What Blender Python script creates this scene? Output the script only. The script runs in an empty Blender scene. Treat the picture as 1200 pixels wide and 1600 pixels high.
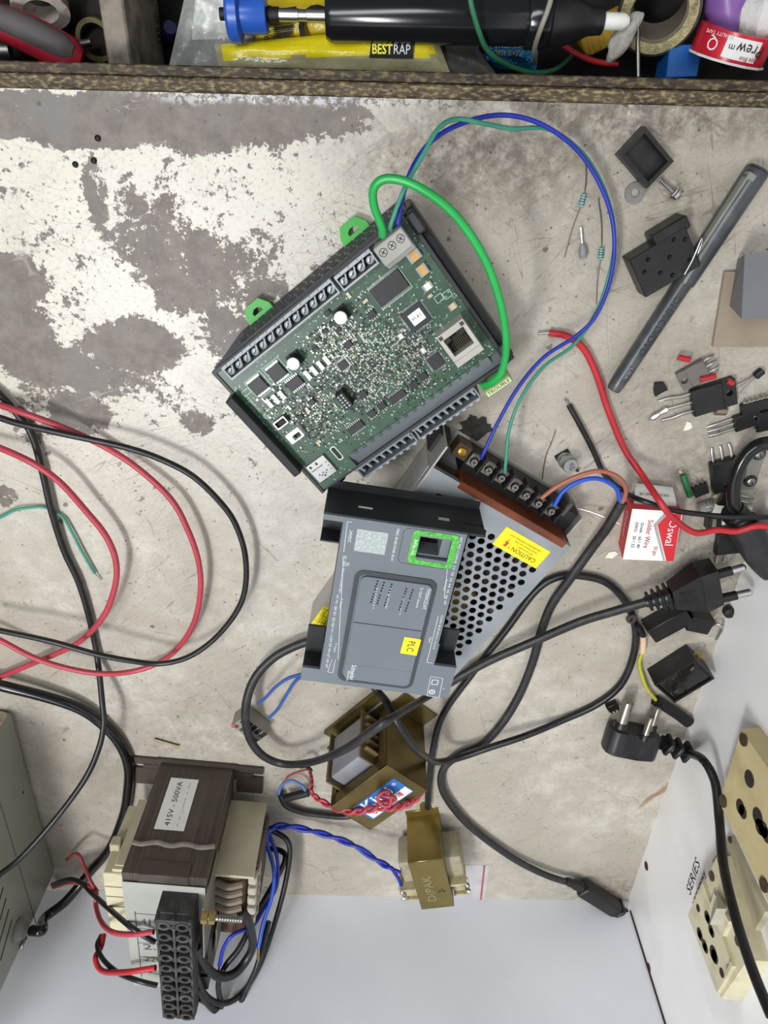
import bpy, bmesh, math, random
from mathutils import Vector, Matrix
random.seed(7)
scene = bpy.context.scene
COL = scene.collection
S = 0.01                      # every number below is in centimetres

# ------------------------------------------------------------------ camera
CAM_H, FPX = 39.0, 1050.0
PITCH, ROLL, YAW = map(math.radians, (-29.5, 0.8, 0.6))
CAM_R = (Matrix.Rotation(YAW, 3, 'Z') @ Matrix.Rotation(PITCH, 3, 'X') @ Matrix.Rotation(ROLL, 3, 'Z'))
cd = bpy.data.cameras.new('camera')
cam = bpy.data.objects.new('camera', cd)
COL.objects.link(cam)
cd.sensor_fit = 'VERTICAL'; cd.sensor_height = 32.0; cd.lens = 32.0 * FPX / 1600.0
cd.clip_start = 0.01; cd.clip_end = 50
cam.matrix_world = Matrix.Translation((0, 0, CAM_H * S)) @ CAM_R.to_4x4()
scene.camera = cam

# ------------------------------------------------------------------ light
w = bpy.data.worlds.new('world'); scene.world = w; w.use_nodes = True
w.node_tree.nodes['Background'].inputs[0].default_value = (0.90, 0.95, 1.0, 1)
w.node_tree.nodes['Background'].inputs[1].default_value = 0.2
def area(name, loc, target, sx, sy, power, col):
    l = bpy.data.lights.new(name, 'AREA'); l.shape = 'RECTANGLE'; l.size = sx * S; l.size_y = sy * S
    l.energy = power; l.color = col
    o = bpy.data.objects.new(name, l); COL.objects.link(o)
    o.location = Vector(loc) * S
    o.rotation_euler = (Vector(target) - Vector(loc)).to_track_quat('-Z', 'Y').to_euler()
    return o
area('tube_light', (-46, -40, 125), (0, -30, 0), 34, 14, 11.0, (0.98, 0.985, 1.0))
area('room_fill', (-70, 50, 190), (0, -50, 5), 130, 40, 20.0, (0.93, 0.96, 1.0))  # unseen fill lamp, added to brighten the back wall
vs = scene.view_settings
scene.display_settings.display_device = 'sRGB'
vs.view_transform = 'Standard'; vs.look = 'None'; vs.gamma = 1.0; vs.use_curve_mapping = False
vs.exposure = 0.0

# ------------------------------------------------------------------ coordinates
CAM_P = Vector((0, 0, CAM_H))
def ray(px, py):
    return CAM_R @ Vector(((px - 600) / FPX, (800 - py) / FPX, -1.0))
def at(px, py, z=0.0):
    d = ray(px, py); return CAM_P + d * ((z - CAM_H) / d.z)
def at_x(px, py, x):
    d = ray(px, py); return CAM_P + d * (x / d.x)
def at_y(px, py, y):
    d = ray(px, py); return CAM_P + d * (y / d.y)
class Frame:
    def __init__(s, loc, deg):
        s.o = Vector(loc); s.a = math.radians(deg)
        s.R = Matrix.Rotation(s.a, 3, 'Z'); s.Ri = s.R.inverted()
    def L(s, px, py, z):      # photograph point at height z -> local centimetres
        return s.Ri @ (at(px, py, z) - s.o)
    def Lp(s, px, py, axis, val):   # photograph point on the local plane axis = val
        o = s.Ri @ (CAM_P - s.o); d = s.Ri @ ray(px, py); return o + d * ((val - o[axis]) / d[axis])
    def W(s, v): return s.R @ Vector(v) + s.o

# ------------------------------------------------------------------ materials
MATS = {}
def rgb(h):
    if not isinstance(h, str): return tuple(h) + (1,) if len(h) == 3 else h
    c = [int(h[i:i+2], 16) / 255 for i in (0, 2, 4)]
    return tuple(x / 12.92 if x <= .04045 else ((x + .055) / 1.055) ** 2.4 for x in c) + (1,)
def mat(name, col, rough=.5, metal=0., vary=.12, scale=60., bump=0., spec=.5, alpha=1., trans=0., coat=0., dirt=None, dirt_amt=.5, dirt_scale=120.):
    if name in MATS: return MATS[name]
    m = bpy.data.materials.new(name); m.use_nodes = True; MATS[name] = m
    nt = m.node_tree; N = nt.nodes; Lk = nt.links; p = N['Principled BSDF']
    c = rgb(col)
    tc = N.new('ShaderNodeTexCoord'); no = N.new('ShaderNodeTexNoise')
    no.inputs['Scale'].default_value = scale; no.inputs['Detail'].default_value = 5
    Lk.new(tc.outputs['Object'], no.inputs['Vector'])
    rp = N.new('ShaderNodeValToRGB'); Lk.new(no.outputs['Fac'], rp.inputs[0])
    rp.color_ramp.elements[0].position = .3; rp.color_ramp.elements[1].position = .7
    rp.color_ramp.elements[0].color = tuple(x * (1 - vary) for x in c[:3]) + (1,)
    rp.color_ramp.elements[1].color = tuple(min(1, x * (1 + vary)) for x in c[:3]) + (1,)
    out = rp.outputs[0]
    if dirt:
        n2 = N.new('ShaderNodeTexNoise'); n2.inputs['Scale'].default_value = dirt_scale; n2.inputs['Detail'].default_value = 8
        Lk.new(tc.outputs['Object'], n2.inputs['Vector'])
        r2 = N.new('ShaderNodeValToRGB'); r2.color_ramp.elements[0].position = .48; r2.color_ramp.elements[1].position = .72
        r2.color_ramp.elements[1].color = (dirt_amt,) * 3 + (1,)
        Lk.new(n2.outputs['Fac'], r2.inputs[0])
        mx = N.new('ShaderNodeMixRGB'); Lk.new(r2.outputs[0], mx.inputs[0]); Lk.new(out, mx.inputs[1]); mx.inputs[2].default_value = rgb(dirt)
        out = mx.outputs[0]
    Lk.new(out, p.inputs['Base Color'])
    p.inputs['Roughness'].default_value = rough; p.inputs['Metallic'].default_value = metal
    p.inputs['Specular IOR Level'].default_value = spec
    p.inputs['Alpha'].default_value = alpha; p.inputs['Transmission Weight'].default_value = trans
    p.inputs['Coat Weight'].default_value = coat
    if bump:
        b = N.new('ShaderNodeBump'); b.inputs['Strength'].default_value = bump; b.inputs['Distance'].default_value = .001
        n3 = N.new('ShaderNodeTexNoise'); n3.inputs['Scale'].default_value = scale * 6; Lk.new(tc.outputs['Object'], n3.inputs['Vector'])
        Lk.new(n3.outputs['Fac'], b.inputs['Height']); Lk.new(b.outputs[0], p.inputs['Normal'])
    return m
K = lambda: None
K.black = mat('black_plastic', '131314', .42, scale=90, dirt='3a3733', dirt_amt=.25)
K.blackm = mat('black_matte', '0f0f10', .6)
K.cord = mat('black_cord', '121213', .4, bump=.08, dirt='3a3836', dirt_amt=.3)
K.cordg = mat('charcoal_cord', '222121', .48, bump=.1, dirt='4b4844', dirt_amt=.3)
K.glossblack = mat('gloss_black_cord', '141416', .22)
K.red = mat('red_insulation', 'b8262f', .4)
K.dullred = mat('dull_red_insulation', 'b23c48', .45)
K.brickred = mat('brick_red_insulation', '8e3a38', .5)
K.blue = mat('blue_insulation', '1f4fc0', .4)
K.deepblue = mat('deep_blue_insulation', '1c2f9c', .4)
K.brown = mat('brown_insulation', 'a5624c', .45)
K.green = mat('green_insulation', '1fa34a', .35)
K.teal = mat('teal_insulation', '3b8f78', .45)
K.yg = mat('yellow_green_insulation', 'b9b63a', .45)
K.steel = mat('bright_steel', 'c9c9c6', .3, 1., vary=.08)
K.dullsteel = mat('dull_steel', '9a9893', .42, 1., vary=.15)
K.tin = mat('tinned_lead', 'b5b2aa', .35, 1.)
K.copper = mat('copper', 'b87850', .35, 1.)
K.gold = mat('brass', 'b79d5c', .3, 1.)
K.white = mat('white_plastic', 'e4e2dc', .5)
K.paper = mat('white_paper', 'e9e8e4', .8, vary=.04)
K.cream = mat('cream_plastic', 'd6cca8', .55, dirt='6f6248', dirt_amt=.5)
K.grey = mat('grey_plastic', '6f757a', .5, vary=.05, bump=.05)
K.lgrey = mat('light_grey_plastic', 'a9abad', .5, vary=.08)
K.ink = mat('black_ink', '151515', .8)
K.whiteink = mat('white_ink', 'dfe3e3', .7)
K.redink = mat('red_ink', 'b3202a', .7)
K.solder = mat('solder_blob', 'd4d2cc', .2, 1.)
K.yellow = mat('yellow_sticker', 'f0df1d', .5, vary=.05)

# ------------------------------------------------------------------ mesh builder
class MB:
    def __init__(s): s.bm = bmesh.new(); s.slots = []; s.cur = 0
    def m(s, mt):
        if mt not in s.slots: s.slots.append(mt)
        s.cur = s.slots.index(mt); return s
    def _fin(s, faces):
        for f in faces: f.material_index = s.cur
    def box(s, c, d, rz=0., bev=0., R=None, seg=1):
        r = bmesh.ops.create_cube(s.bm, size=1.0); vs = r['verts']
        M3 = (R if R is not None else Matrix.Rotation(math.radians(rz), 3, 'Z'))
        bmesh.ops.scale(s.bm, vec=Vector(d), verts=vs)
        fs = list({f for v in vs for f in v.link_faces})
        s._fin(fs)
        if bev > 0:
            es = list({e for v in vs for e in v.link_edges})
            rr = bmesh.ops.bevel(s.bm, geom=es, offset=bev, segments=seg, profile=.5, affect='EDGES')
            vs = list({v for f in rr['faces'] for v in f.verts} | {v for v in vs if v.is_valid})
            s._fin(rr['faces'])
        for v in vs: v.co = M3 @ v.co + Vector(c)
        return s
    def cyl(s, a, b, r, r2=None, n=16, cap=True):
        a, b = Vector(a), Vector(b); r2 = r if r2 is None else r2
        return s.lathe(a, b - a, [(0, r), (1, r2)], n, cap)
    def lathe(s, o, ax, prof, n=20, cap=True):          # prof: (fraction of axis, radius)
        o, ax = Vector(o), Vector(ax); q = ax.normalized().to_track_quat('Z', 'Y')
        rings = []
        for t, r in prof:
            rings.append([s.bm.verts.new(o + ax * t + q @ Vector((math.cos(k * 2 * math.pi / n) * r, math.sin(k * 2 * math.pi / n) * r, 0))) for k in range(n)])
        fs = []
        for A, B in zip(rings, rings[1:]):
            for k in range(n): fs.append(s.bm.faces.new((A[k], A[(k+1) % n], B[(k+1) % n], B[k])))
        if cap:
            fs.append(s.bm.faces.new(list(reversed(rings[0])))); fs.append(s.bm.faces.new(rings[-1]))
        s._fin(fs); return s
    def tube(s, pts, r, n=8, cap=True, flat=1.0, rf=None):
        pts = [Vector(p) for p in pts]; rings = []
        up = Vector((0, 0, 1)); 
        for i, p in enumerate(pts):
            t = (pts[min(i+1, len(pts)-1)] - pts[max(i-1, 0)])
            if t.length < 1e-6: t = Vector((1, 0, 0))
            t.normalize()
            sd = t.cross(up)
            if sd.length < .05: sd = t.cross(Vector((0, 1, 0)))
            sd.normalize(); u2 = sd.cross(t)
            rr = r if rf is None else r * rf(i / (len(pts) - 1))
            rings.append([s.bm.verts.new(p + sd * math.cos(k*2*math.pi/n) * rr * flat + u2 * math.sin(k*2*math.pi/n) * rr) for k in range(n)])
        fs = []
        for A, B in zip(rings, rings[1:]):
            for k in range(n): fs.append(s.bm.faces.new((A[k], A[(k+1) % n], B[(k+1) % n], B[k])))
        if cap: fs += [s.bm.faces.new(list(reversed(rings[0]))), s.bm.faces.new(rings[-1])]
        s._fin(fs); return s
    def prism(s, poly, z0, z1, M4=None):                # polygon in xy, extruded along z
        A = [Vector((x, y, z0)) for x, y in poly]; B = [Vector((x, y, z1)) for x, y in poly]
        if M4 is not None: A = [M4 @ v for v in A]; B = [M4 @ v for v in B]
        A = [s.bm.verts.new(v) for v in A]; B = [s.bm.verts.new(v) for v in B]
        n = len(poly); fs = [s.bm.faces.new(list(reversed(A))), s.bm.faces.new(B)]
        for k in range(n): fs.append(s.bm.faces.new((A[k], A[(k+1) % n], B[(k+1) % n], B[k])))
        s._fin(fs); return s
    def poly(s, pts):
        f = s.bm.faces.new([s.bm.verts.new(Vector(p)) for p in pts]); s._fin([f]); return s
    def hexa(s, bot, top):                              # two quads joined into a solid
        A = [s.bm.verts.new(Vector(p)) for p in bot]; B = [s.bm.verts.new(Vector(p)) for p in top]
        fs = [s.bm.faces.new(list(reversed(A))), s.bm.faces.new(B)]
        for k in range(4): fs.append(s.bm.faces.new((A[k], A[(k+1) % 4], B[(k+1) % 4], B[k])))
        s._fin(fs); return s
    def frame(s, poly_out, poly_in, z0, z1, M4=None):   # ring-shaped plate, same vertex count
        rows = []
        for P, z in ((poly_out, z1), (poly_in, z1), (poly_in, z0), (poly_out, z0)):
            r = [Vector((x, y, z)) for x, y in P]
            if M4 is not None: r = [M4 @ v for v in r]
            rows.append([s.bm.verts.new(v) for v in r])
        n = len(poly_out); fs = []
        for i in range(4):
            A, B = rows[i], rows[(i+1) % 4]
            for k in range(n): fs.append(s.bm.faces.new((A[k], A[(k+1) % n], B[(k+1) % n], B[k])))
        s._fin(fs); return s
    def xf(s, M4):
        bmesh.ops.transform(s.bm, matrix=M4, verts=s.bm.verts[:]); return s
    def build(s, name, mt=None, parent=None, smooth=40, kind=None):
        bm = s.bm
        bmesh.ops.recalc_face_normals(bm, faces=bm.faces[:])
        bmesh.ops.scale(bm, vec=(S, S, S), verts=bm.verts[:])
        me = bpy.data.meshes.new(name); bm.to_mesh(me); bm.free()
        if s.slots:
            for x in s.slots: me.materials.append(x)
        elif mt: me.materials.append(mt)
        if smooth:
            for p in me.polygons: p.use_smooth = True
            me.set_sharp_from_angle(angle=math.radians(smooth))
        o = bpy.data.objects.new(name, me); COL.objects.link(o)
        if parent: o.parent = parent
        if kind: o['kind'] = kind
        return o
def ngon(n, r, cx=0, cy=0, ph=0.):
    return [(cx + r * math.cos(ph + k*2*math.pi/n), cy + r * math.sin(ph + k*2*math.pi/n)) for k in range(n)]
def rrect(w, h, r, n=5, cx=0, cy=0):
    P = []
    for sx, sy, a0 in ((1, 1, 0), (-1, 1, 90), (-1, -1, 180), (1, -1, 270)):
        for k in range(n + 1):
            a = math.radians(a0 + 90 * k / n)
            P.append((cx + sx * (w/2 - r) + r * math.cos(a), cy + sy * (h/2 - r) + r * math.sin(a)))
    return P
def spline(pts, n=8):
    P = [Vector(p) for p in pts]; out = []
    P = [P[0] * 2 - P[1]] + P + [P[-1] * 2 - P[-2]]
    for i in range(1, len(P) - 2):
        p0, p1, p2, p3 = P[i-1], P[i], P[i+1], P[i+2]
        for k in range(n):
            t = k / n
            out.append(.5 * ((2*p1) + (p2-p0)*t + (2*p0-5*p1+4*p2-p3)*t*t + (3*p1-p0-3*p2+p3)*t**3))
    out.append(P[-2].copy()); return out
def pix(lst, z=None):
    return [at(*p) if len(p) == 3 else at(p[0], p[1], z) for p in lst]
def tag(o, label, cat, group=None, kind=None):
    o['label'] = label; o['category'] = cat
    if group: o['group'] = group
    if kind: o['kind'] = kind
    return o
def empty(name, loc=(0, 0, 0), deg=0., label=None, cat=None, group=None, R=None):
    o = bpy.data.objects.new(name, None); COL.objects.link(o)
    o.empty_display_size = .01
    o.location = Vector(loc) * S
    o.rotation_euler = (0, 0, math.radians(deg)) if R is None else R.to_euler()
    if label: tag(o, label, cat, group)
    return o
def wire(name, pts, r, mt, parent=None, n=10, seg=8, flat=1.0, label=None, cat=None, group=None, base=None):
    b = MB(); sp = spline(pts, seg)
    if base is not None: sp = [p - base for p in sp]
    b.tube(sp, r, n=n, flat=flat)
    o = b.build(name, mt, parent, smooth=60)
    if label: tag(o, label, cat, group)
    return o
def text(s, parent, o, x, y, h, mt, name='lettering', align='CENTER', wfit=None, depth=.004, bold=0.0):
    """flat printed lettering: o = centre, x = reading direction, y = up of the letters (local cm), h = capital height in cm"""
    cu = bpy.data.curves.new('t', 'FONT'); cu.body = s; cu.align_x = align; cu.align_y = 'CENTER'
    cu.size = 1.0; cu.resolution_u = 2; cu.offset = bold
    ob = bpy.data.objects.new('t', cu)
    me = bpy.data.meshes.new_from_object(ob)
    bpy.data.objects.remove(ob); bpy.data.curves.remove(cu)
    x = Vector(x).normalized(); y = Vector(y).normalized(); zz = x.cross(y).normalized()
    k = h / .7
    kx = k
    if wfit and len(me.vertices):
        xs = [v.co.x for v in me.vertices]; kx = wfit / max(1e-6, max(xs) - min(xs))
    for v in me.vertices:
        v.co = (Vector(o) + x * v.co.x * kx + y * v.co.y * k + zz * depth) * S
    me.name = name; me.materials.append(mt)
    ob = bpy.data.objects.new(name, me); COL.objects.link(ob); ob.parent = parent
    return ob
def copy_tree(o, parent=None):
    c = o.copy(); COL.objects.link(c)
    if parent: c.parent = parent
    for ch in o.children: copy_tree(ch, c)
    return c
# ------------------------------------------------------------------ the setting
WX, WY = 25.3, -65.6           # right wall and back wall planes
def bench_material():
    m = bpy.data.materials.new('worn_white_paint'); m.use_nodes = True
    nt = m.node_tree; N = nt.nodes; Lk = nt.links; p = N['Principled BSDF']
    tc = N.new('ShaderNodeTexCoord')
    def noise(scale, det=6, rough=.6, dist=0., vec=None):
        n = N.new('ShaderNodeTexNoise'); n.inputs['Scale'].default_value = scale; n.inputs['Detail'].default_value = det
        n.inputs['Roughness'].default_value = rough; n.inputs['Distortion'].default_value = dist
        Lk.new(vec or tc.outputs['Object'], n.inputs['Vector']); return n.outputs['Fac']
    def math_(op, a, b=None, c=None, clamp=False):
        n = N.new('ShaderNodeMath'); n.operation = op; n.use_clamp = clamp
        for i, v in enumerate((a, b, c)):
            if v is None: continue
            if isinstance(v, (int, float)): n.inputs[i].default_value = v
            else: Lk.new(v, n.inputs[i])
        return n.outputs[0]
    def step(v, lo, hi):
        n = N.new('ShaderNodeMapRange'); n.interpolation_type = 'SMOOTHSTEP'
        n.inputs['From Min'].default_value = lo; n.inputs['From Max'].default_value = hi
        Lk.new(v, n.inputs['Value']); return n.outputs[0]
    def mix(f, a, b):
        n = N.new('ShaderNodeMixRGB')
        if isinstance(f, (int, float)): n.inputs[0].default_value = f
        else: Lk.new(f, n.inputs[0])
        for i, v in ((1, a), (2, b)):
            if isinstance(v, tuple): n.inputs[i].default_value = v
            else: Lk.new(v, n.inputs[i])
        return n.outputs[0]
    # warped coordinate for ragged patches
    warp = N.new('ShaderNodeTexNoise'); warp.inputs['Scale'].default_value = 28; warp.inputs['Detail'].default_value = 9; warp.inputs['Roughness'].default_value = .7
    Lk.new(tc.outputs['Object'], warp.inputs['Vector'])
    vm = N.new('ShaderNodeVectorMath'); vm.operation = 'MULTIPLY_ADD'
    Lk.new(warp.outputs['Color'], vm.inputs[0]); vm.inputs[1].default_value = (.014, .014, 0); Lk.new(tc.outputs['Object'], vm.inputs[2])
    wv = vm.outputs[0]
    def blob(px, py, rx, ry, deg=0, soft=.35, amp=1.0):
        """worn patch: centre and radii given on the photograph, laid on the bench top in metres"""
        c = at(px, py); e = at(px + rx, py); g = at(px, py + ry)
        r1 = (e - c).length * S; r2 = (g - c).length * S
        mp = N.new('ShaderNodeMapping'); mp.vector_type = 'TEXTURE'
        mp.inputs['Location'].default_value = (c.x*S + .007, c.y*S + .007, 0); mp.inputs['Rotation'].default_value = (0, 0, math.radians(deg))
        mp.inputs['Scale'].default_value = (r1, r2, 1)
        Lk.new(wv, mp.inputs['Vector'])
        ln = N.new('ShaderNodeVectorMath'); ln.operation = 'LENGTH'; Lk.new(mp.outputs[0], ln.inputs[0])
        v = step(ln.outputs['Value'], 1 + soft, 1 - soft)
        return math_('MULTIPLY', v, amp)
    worn = None
    for b in ((150, 186, 390, 40, 0, .3, 1.4), (300, 205, 130, 30, 0, .5, 1.2), (455, 168, 130, 26, 0, .5, .72), (150, 300, 17, 60, 0, .5, .8), (290, 420, 105, 62, -42, .5, .95), (232, 350, 55, 40, 0, .5, .78), (372, 505, 70, 85, 0, .5, .72),
              (205, 543, 75, 36, 0, .4, 1.35), (90, 572, 140, 32, -12, .5, 1.1), (15, 440, 52, 42, 0, .5, 1.1), (18, 520, 62, 60, 0, .5, 1.1), (118, 645, 46, 34, 10, .4, 1.2), (48, 650, 26, 46, 0, .5, .65), (8, 775, 17, 17, 0, .3, 1), (305, 660, 26, 20, 0, .5, .6), (720, 160, 500, 12, 0, .6, .6)):
        v = blob(*b); worn = v if worn is None else math_('MAXIMUM', worn, v)
    stained = None     # soft grey-brown staining, softer edges
    for b in ((760, 235, 180, 85, 0, .9, .9), (1000, 185, 280, 40, 0, .8, .95), (1050, 290, 80, 40, 0, .9, .5), (620, 230, 120, 60, 0, .9, .5), (590, 640, 60, 40, 0, .9, .35), (880, 290, 90, 50, 0, .9, .55), (1060, 350, 60, 30, 0, .9, .45),
              (1090, 1180, 70, 50, 0, .9, .45), (300, 1180, 160, 90, 0, .9, .35), (950, 1390, 90, 26, 0, .9, .6), (560, 1260, 110, 60, 0, .9, .35), (1110, 750, 95, 120, 0, .9, .5), (1095, 925, 85, 70, 0, .9, .55), (1060, 600, 100, 70, 0, .9, .4), (1080, 1060, 70, 60, 0, .9, .4), (700, 640, 90, 60, 0, .9, .4)):
        v = blob(*b); stained = v if stained is None else math_('MAXIMUM', stained, v)
    big = noise(9, 6, .6); med = noise(70, 8, .7); fine = noise(420, 6, .75); vfine = noise(1500, 3, .7)
    # paint remains in flecks inside worn patches, bare chips outside them
    sep = N.new('ShaderNodeSeparateXYZ'); Lk.new(tc.outputs['Object'], sep.inputs[0])
    upl = math_('MULTIPLY', step(sep.outputs[1], -.30, -.08), step(sep.outputs[0], .06, -.06))
    na = math_('MULTIPLY', math_('SUBTRACT', noise(42, 12, .74, .3), .5), 2.5)
    nb = math_('MULTIPLY', math_('SUBTRACT', noise(240, 8, .72, .2), .5), 1.9)
    f1 = math_('ADD', math_('ADD', math_('MULTIPLY', worn, .62), math_('MULTIPLY_ADD', upl, .3, -.14)), math_('ADD', na, nb))
    wornmask = step(f1, .36, .42)
    chips = math_('MULTIPLY', math_('MULTIPLY', step(noise(150, 6, .7), .66, .68), step(big, .46, .62)), .8)
    # paint colours
    base_a = mix(step(med, .35, .68), rgb('b9b2a6'), rgb('d0cabf'))
    base_b = mix(step(big, .38, .62), base_a, rgb('b1a99c'))
    paint = mix(math_('MULTIPLY', upl, .8), base_b, rgb('e2ddd0'))
    paint = mix(math_('MULTIPLY', step(fine, .5, .72), .55), paint, rgb('8f8678'))
    paint = mix(math_('MULTIPLY', step(noise(24, 8, .75), .5, .72), .38), paint, rgb('9d9284'))
    sm = math_('MULTIPLY', stained, step(noise(130, 8, .75), .30, .62))
    paint = mix(sm, paint, rgb('6c6054'))
    under = mix(step(noise(90, 8, .7), .3, .7), rgb('655a53'), rgb('857a72'))
    under = mix(step(noise(14, 4, .6), .45, .7), under, rgb('77736f'))
    col = mix(wornmask, paint, under)
    col = mix(chips, col, rgb('7b7068'))
    # speckles
    vo = N.new('ShaderNodeTexVoronoi'); vo.inputs['Scale'].default_value = 210; Lk.new(tc.outputs['Object'], vo.inputs['Vector'])
    sp = math_('MULTIPLY', step(vo.outputs['Distance'], .17, .08), step(noise(55, 3), .48, .58))
    col = mix(math_('MULTIPLY', sp, .8), col, rgb('413a34'))
    vo2 = N.new('ShaderNodeTexVoronoi'); vo2.inputs['Scale'].default_value = 46; Lk.new(wv, vo2.inputs['Vector'])
    sp2 = math_('MULTIPLY', step(vo2.outputs['Distance'], .10, .06), step(noise(13, 2), .5, .56))
    col = mix(math_('MULTIPLY', sp2, .75), col, rgb('4a423c'))
    # fine scratches: thin lines along several directions
    scr = None
    for deg, sc, seed in ((20, 44, 1.3), (63, 50, 4.1), (-35, 42, 7.7), (105, 54, 2.2), (-72, 40, 9.4), (44, 48, 5.5), (10, 70, 3.3), (78, 60, 6.1), (-50, 66, 8.8), (128, 58, 1.9)):
        mp = N.new('ShaderNodeMapping'); mp.vector_type = 'TEXTURE'; mp.inputs['Rotation'].default_value = (0, 0, math.radians(deg)); mp.inputs['Location'].default_value = (seed, seed * .7, 0)
        mp.inputs['Scale'].default_value = (1, 22, 1); Lk.new(tc.outputs['Object'], mp.inputs['Vector'])
        n2 = noise(sc * 3, 1, .3, 0, mp.outputs[0])
        line = step(math_('ABSOLUTE', math_('SUBTRACT', n2, .5)), .0028, .0008)
        line = math_('MULTIPLY', line, step(noise(7 + seed, 2), .5, .6))
        scr = line if scr is None else math_('MAXIMUM', scr, line)
    col = mix(math_('MULTIPLY', scr, .45), col, mix(wornmask, rgb('5a5048'), rgb('b9b1a8')))
    edge = math_('MULTIPLY', blob(430, 152, 190, 9, 0, .8, 1), step(noise(300, 6, .7), .46, .56))
    col = mix(math_('MULTIPLY', edge, .85), col, rgb('d8d9de'))
    drip = blob(1023, 1243, 5, 22, -32, .5, 1); col = mix(math_('MULTIPLY', drip, .8), col, rgb('94714a'))
    tone = N.new('ShaderNodeMixRGB'); tone.blend_type = 'MULTIPLY'; tone.inputs[0].default_value = 1; tone.inputs[2].default_value = (.94, .935, .915, 1); Lk.new(col, tone.inputs[1])
    Lk.new(tone.outputs[0], p.inputs['Base Color'])
    rg = math_('ADD', .38, math_('MULTIPLY', wornmask, .12)); Lk.new(rg, p.inputs['Roughness'])
    bp = N.new('ShaderNodeBump'); bp.inputs['Strength'].default_value = .35; bp.inputs['Distance'].default_value = .0006
    hgt = math_('SUBTRACT', math_('MULTIPLY', fine, .25), math_('ADD', wornmask, math_('MULTIPLY', scr, .6)))
    Lk.new(hgt, bp.inputs['Height']); Lk.new(bp.outputs[0], p.inputs['Normal'])
    return m
def wall_material(name, a, b, marks, marks_amt, scale=9):
    return mat(name, a, .38, 0, .05, scale, bump=.04, dirt=b, dirt_amt=marks_amt, dirt_scale=marks)
def streaky(m):     # stretch the grain along the plank
    nt = m.node_tree; N = nt.nodes; tc = [n for n in N if n.type == 'TEX_COORD'][0]
    mp = N.new('ShaderNodeMapping'); mp.inputs['Scale'].default_value = (.4, 1, 1)
    tg = [l.to_socket for l in tc.outputs['Object'].links]
    nt.links.new(tc.outputs['Object'], mp.inputs['Vector'])
    for t in tg: nt.links.new(mp.outputs[0], t)
    return m
M_bench = bench_material()
M_back = wall_material('pale_laminate', 'eceff5', 'd0d3da', 6, .35)
M_right = wall_material('white_painted_board', 'efeeec', 'cfc7c1', 14, .45)
M_wood = streaky(mat('stained_worn_wood', '4a3c2b', .7, 0, .6, 160, bump=.3, dirt='b3a678', dirt_amt=.7, dirt_scale=700))
M_wood2 = mat('grey_worn_wood', '8d8375', .75, 0, .35, 60, bump=.5, dirt='3b342b', dirt_amt=.8, dirt_scale=95)
M_dark = mat('dark_drawer_wood', '1a1715', .85, 0, .5, 40, dirt='40392c', dirt_amt=.5, dirt_scale=60)
M_floor = mat('concrete', '6d6a66', .8, 0, .2, 6)

fl = tag(MB().box((0, 0, -76), (400, 400, 2)).build('floor', M_floor), 'grey concrete floor under the workbench', 'floor', kind='structure')
bench = empty('workbench', (0, 0, 0), 0, 'long workbench with worn chipped white paint and scratched top', 'workbench')
b = MB(); b.box((-17.35, (WY + 1.45) / 2, -1.0), (85.3, 1.45 - WY, 2.0)); b.build('bench_top', M_bench, bench, smooth=0)
# worn front lip: two thin strips of stained wood
b = MB(); b.box((-17.35, 1.78, -.85), (85.3, .62, 2.0), bev=.08); b.build('edge_strip', M_wood, bench)
b = MB(); b.box((-17.35, 2.35, -1.3), (85.3, .5, 2.4), bev=.06); b.build('edge_moulding', streaky(mat('dark_lip_wood', '332719', .65, 0, .6, 140, bump=.3, dirt='93845a', dirt_amt=.6, dirt_scale=650)), bench)
for lx in (-57, 22):
    b = MB(); b.box((lx, -62, -38.5), (5, 5, 73), bev=.2); b.build('leg', M_dark, bench)
    b = MB(); b.box((lx, -3, -38.5), (5, 5, 73), bev=.2); b.build('leg', M_dark, bench)
wb = tag(MB().box((-17.35, WY - 1, 20), (85.3, 2, 120)).build('wall_back', M_back, smooth=0), 'smooth pale bluish white panel behind the workbench', 'wall', kind='structure')
wr = tag(MB().box((WX + 1, -20, 20), (2, 93.2, 120)).build('wall_right', M_right, smooth=0), 'white painted side board carrying the socket plates', 'wall', kind='structure')
# dark gap along the inner corner and the scuffed screw holes on the side board
for px, py, r in ((1010, 1353, .42), (1014, 1512, .40)):
    q = at_x(px, py, WX)
    tag(MB().lathe(q + Vector((.02, 0, 0)), Vector((-.1, 0, 0)), [(0, r), (.6, r*.9), (1, r*.5)], 14).build('wall_screw', mat('rusty_screw', '4a3328', .7, .5, .4, 300)), ['rusty brown screw head in the white side board by the bench corner', 'rusty brown screw head low down the corner joint of the walls'][py > 1400], 'screw', 'screws in the side board')
b = MB(); q0 = at_y(985, 1436, WY); 
b.box((WX - .08, WY + .08, 24), (.12, .12, 46)); t = b.build('trim_1', mat('corner_gap', '3a2a22', .9)); t['kind'] = 'structure'; t['label'] = 'dark brown joint running up the inner wall corner'; t['category'] = 'trim'

for i, (px, py) in enumerate(((153, 216), (147, 251), (118, 257))):
    b = MB(); b.lathe((0, 0, 0), (0, 0, .12), [(0, .16), (.6, .15), (1, .06)], 10); o = b.build('nail', mat('dark_nail', '1c1815', .4, .5)); o.location = at(px, py, 0) * S
    tag(o, ('small dark nail head nearest the bench lip', 'small dark nail head just below the first one', 'small dark nail head off to the side of the other two')[i], 'nail', 'nails in the bench top')
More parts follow.
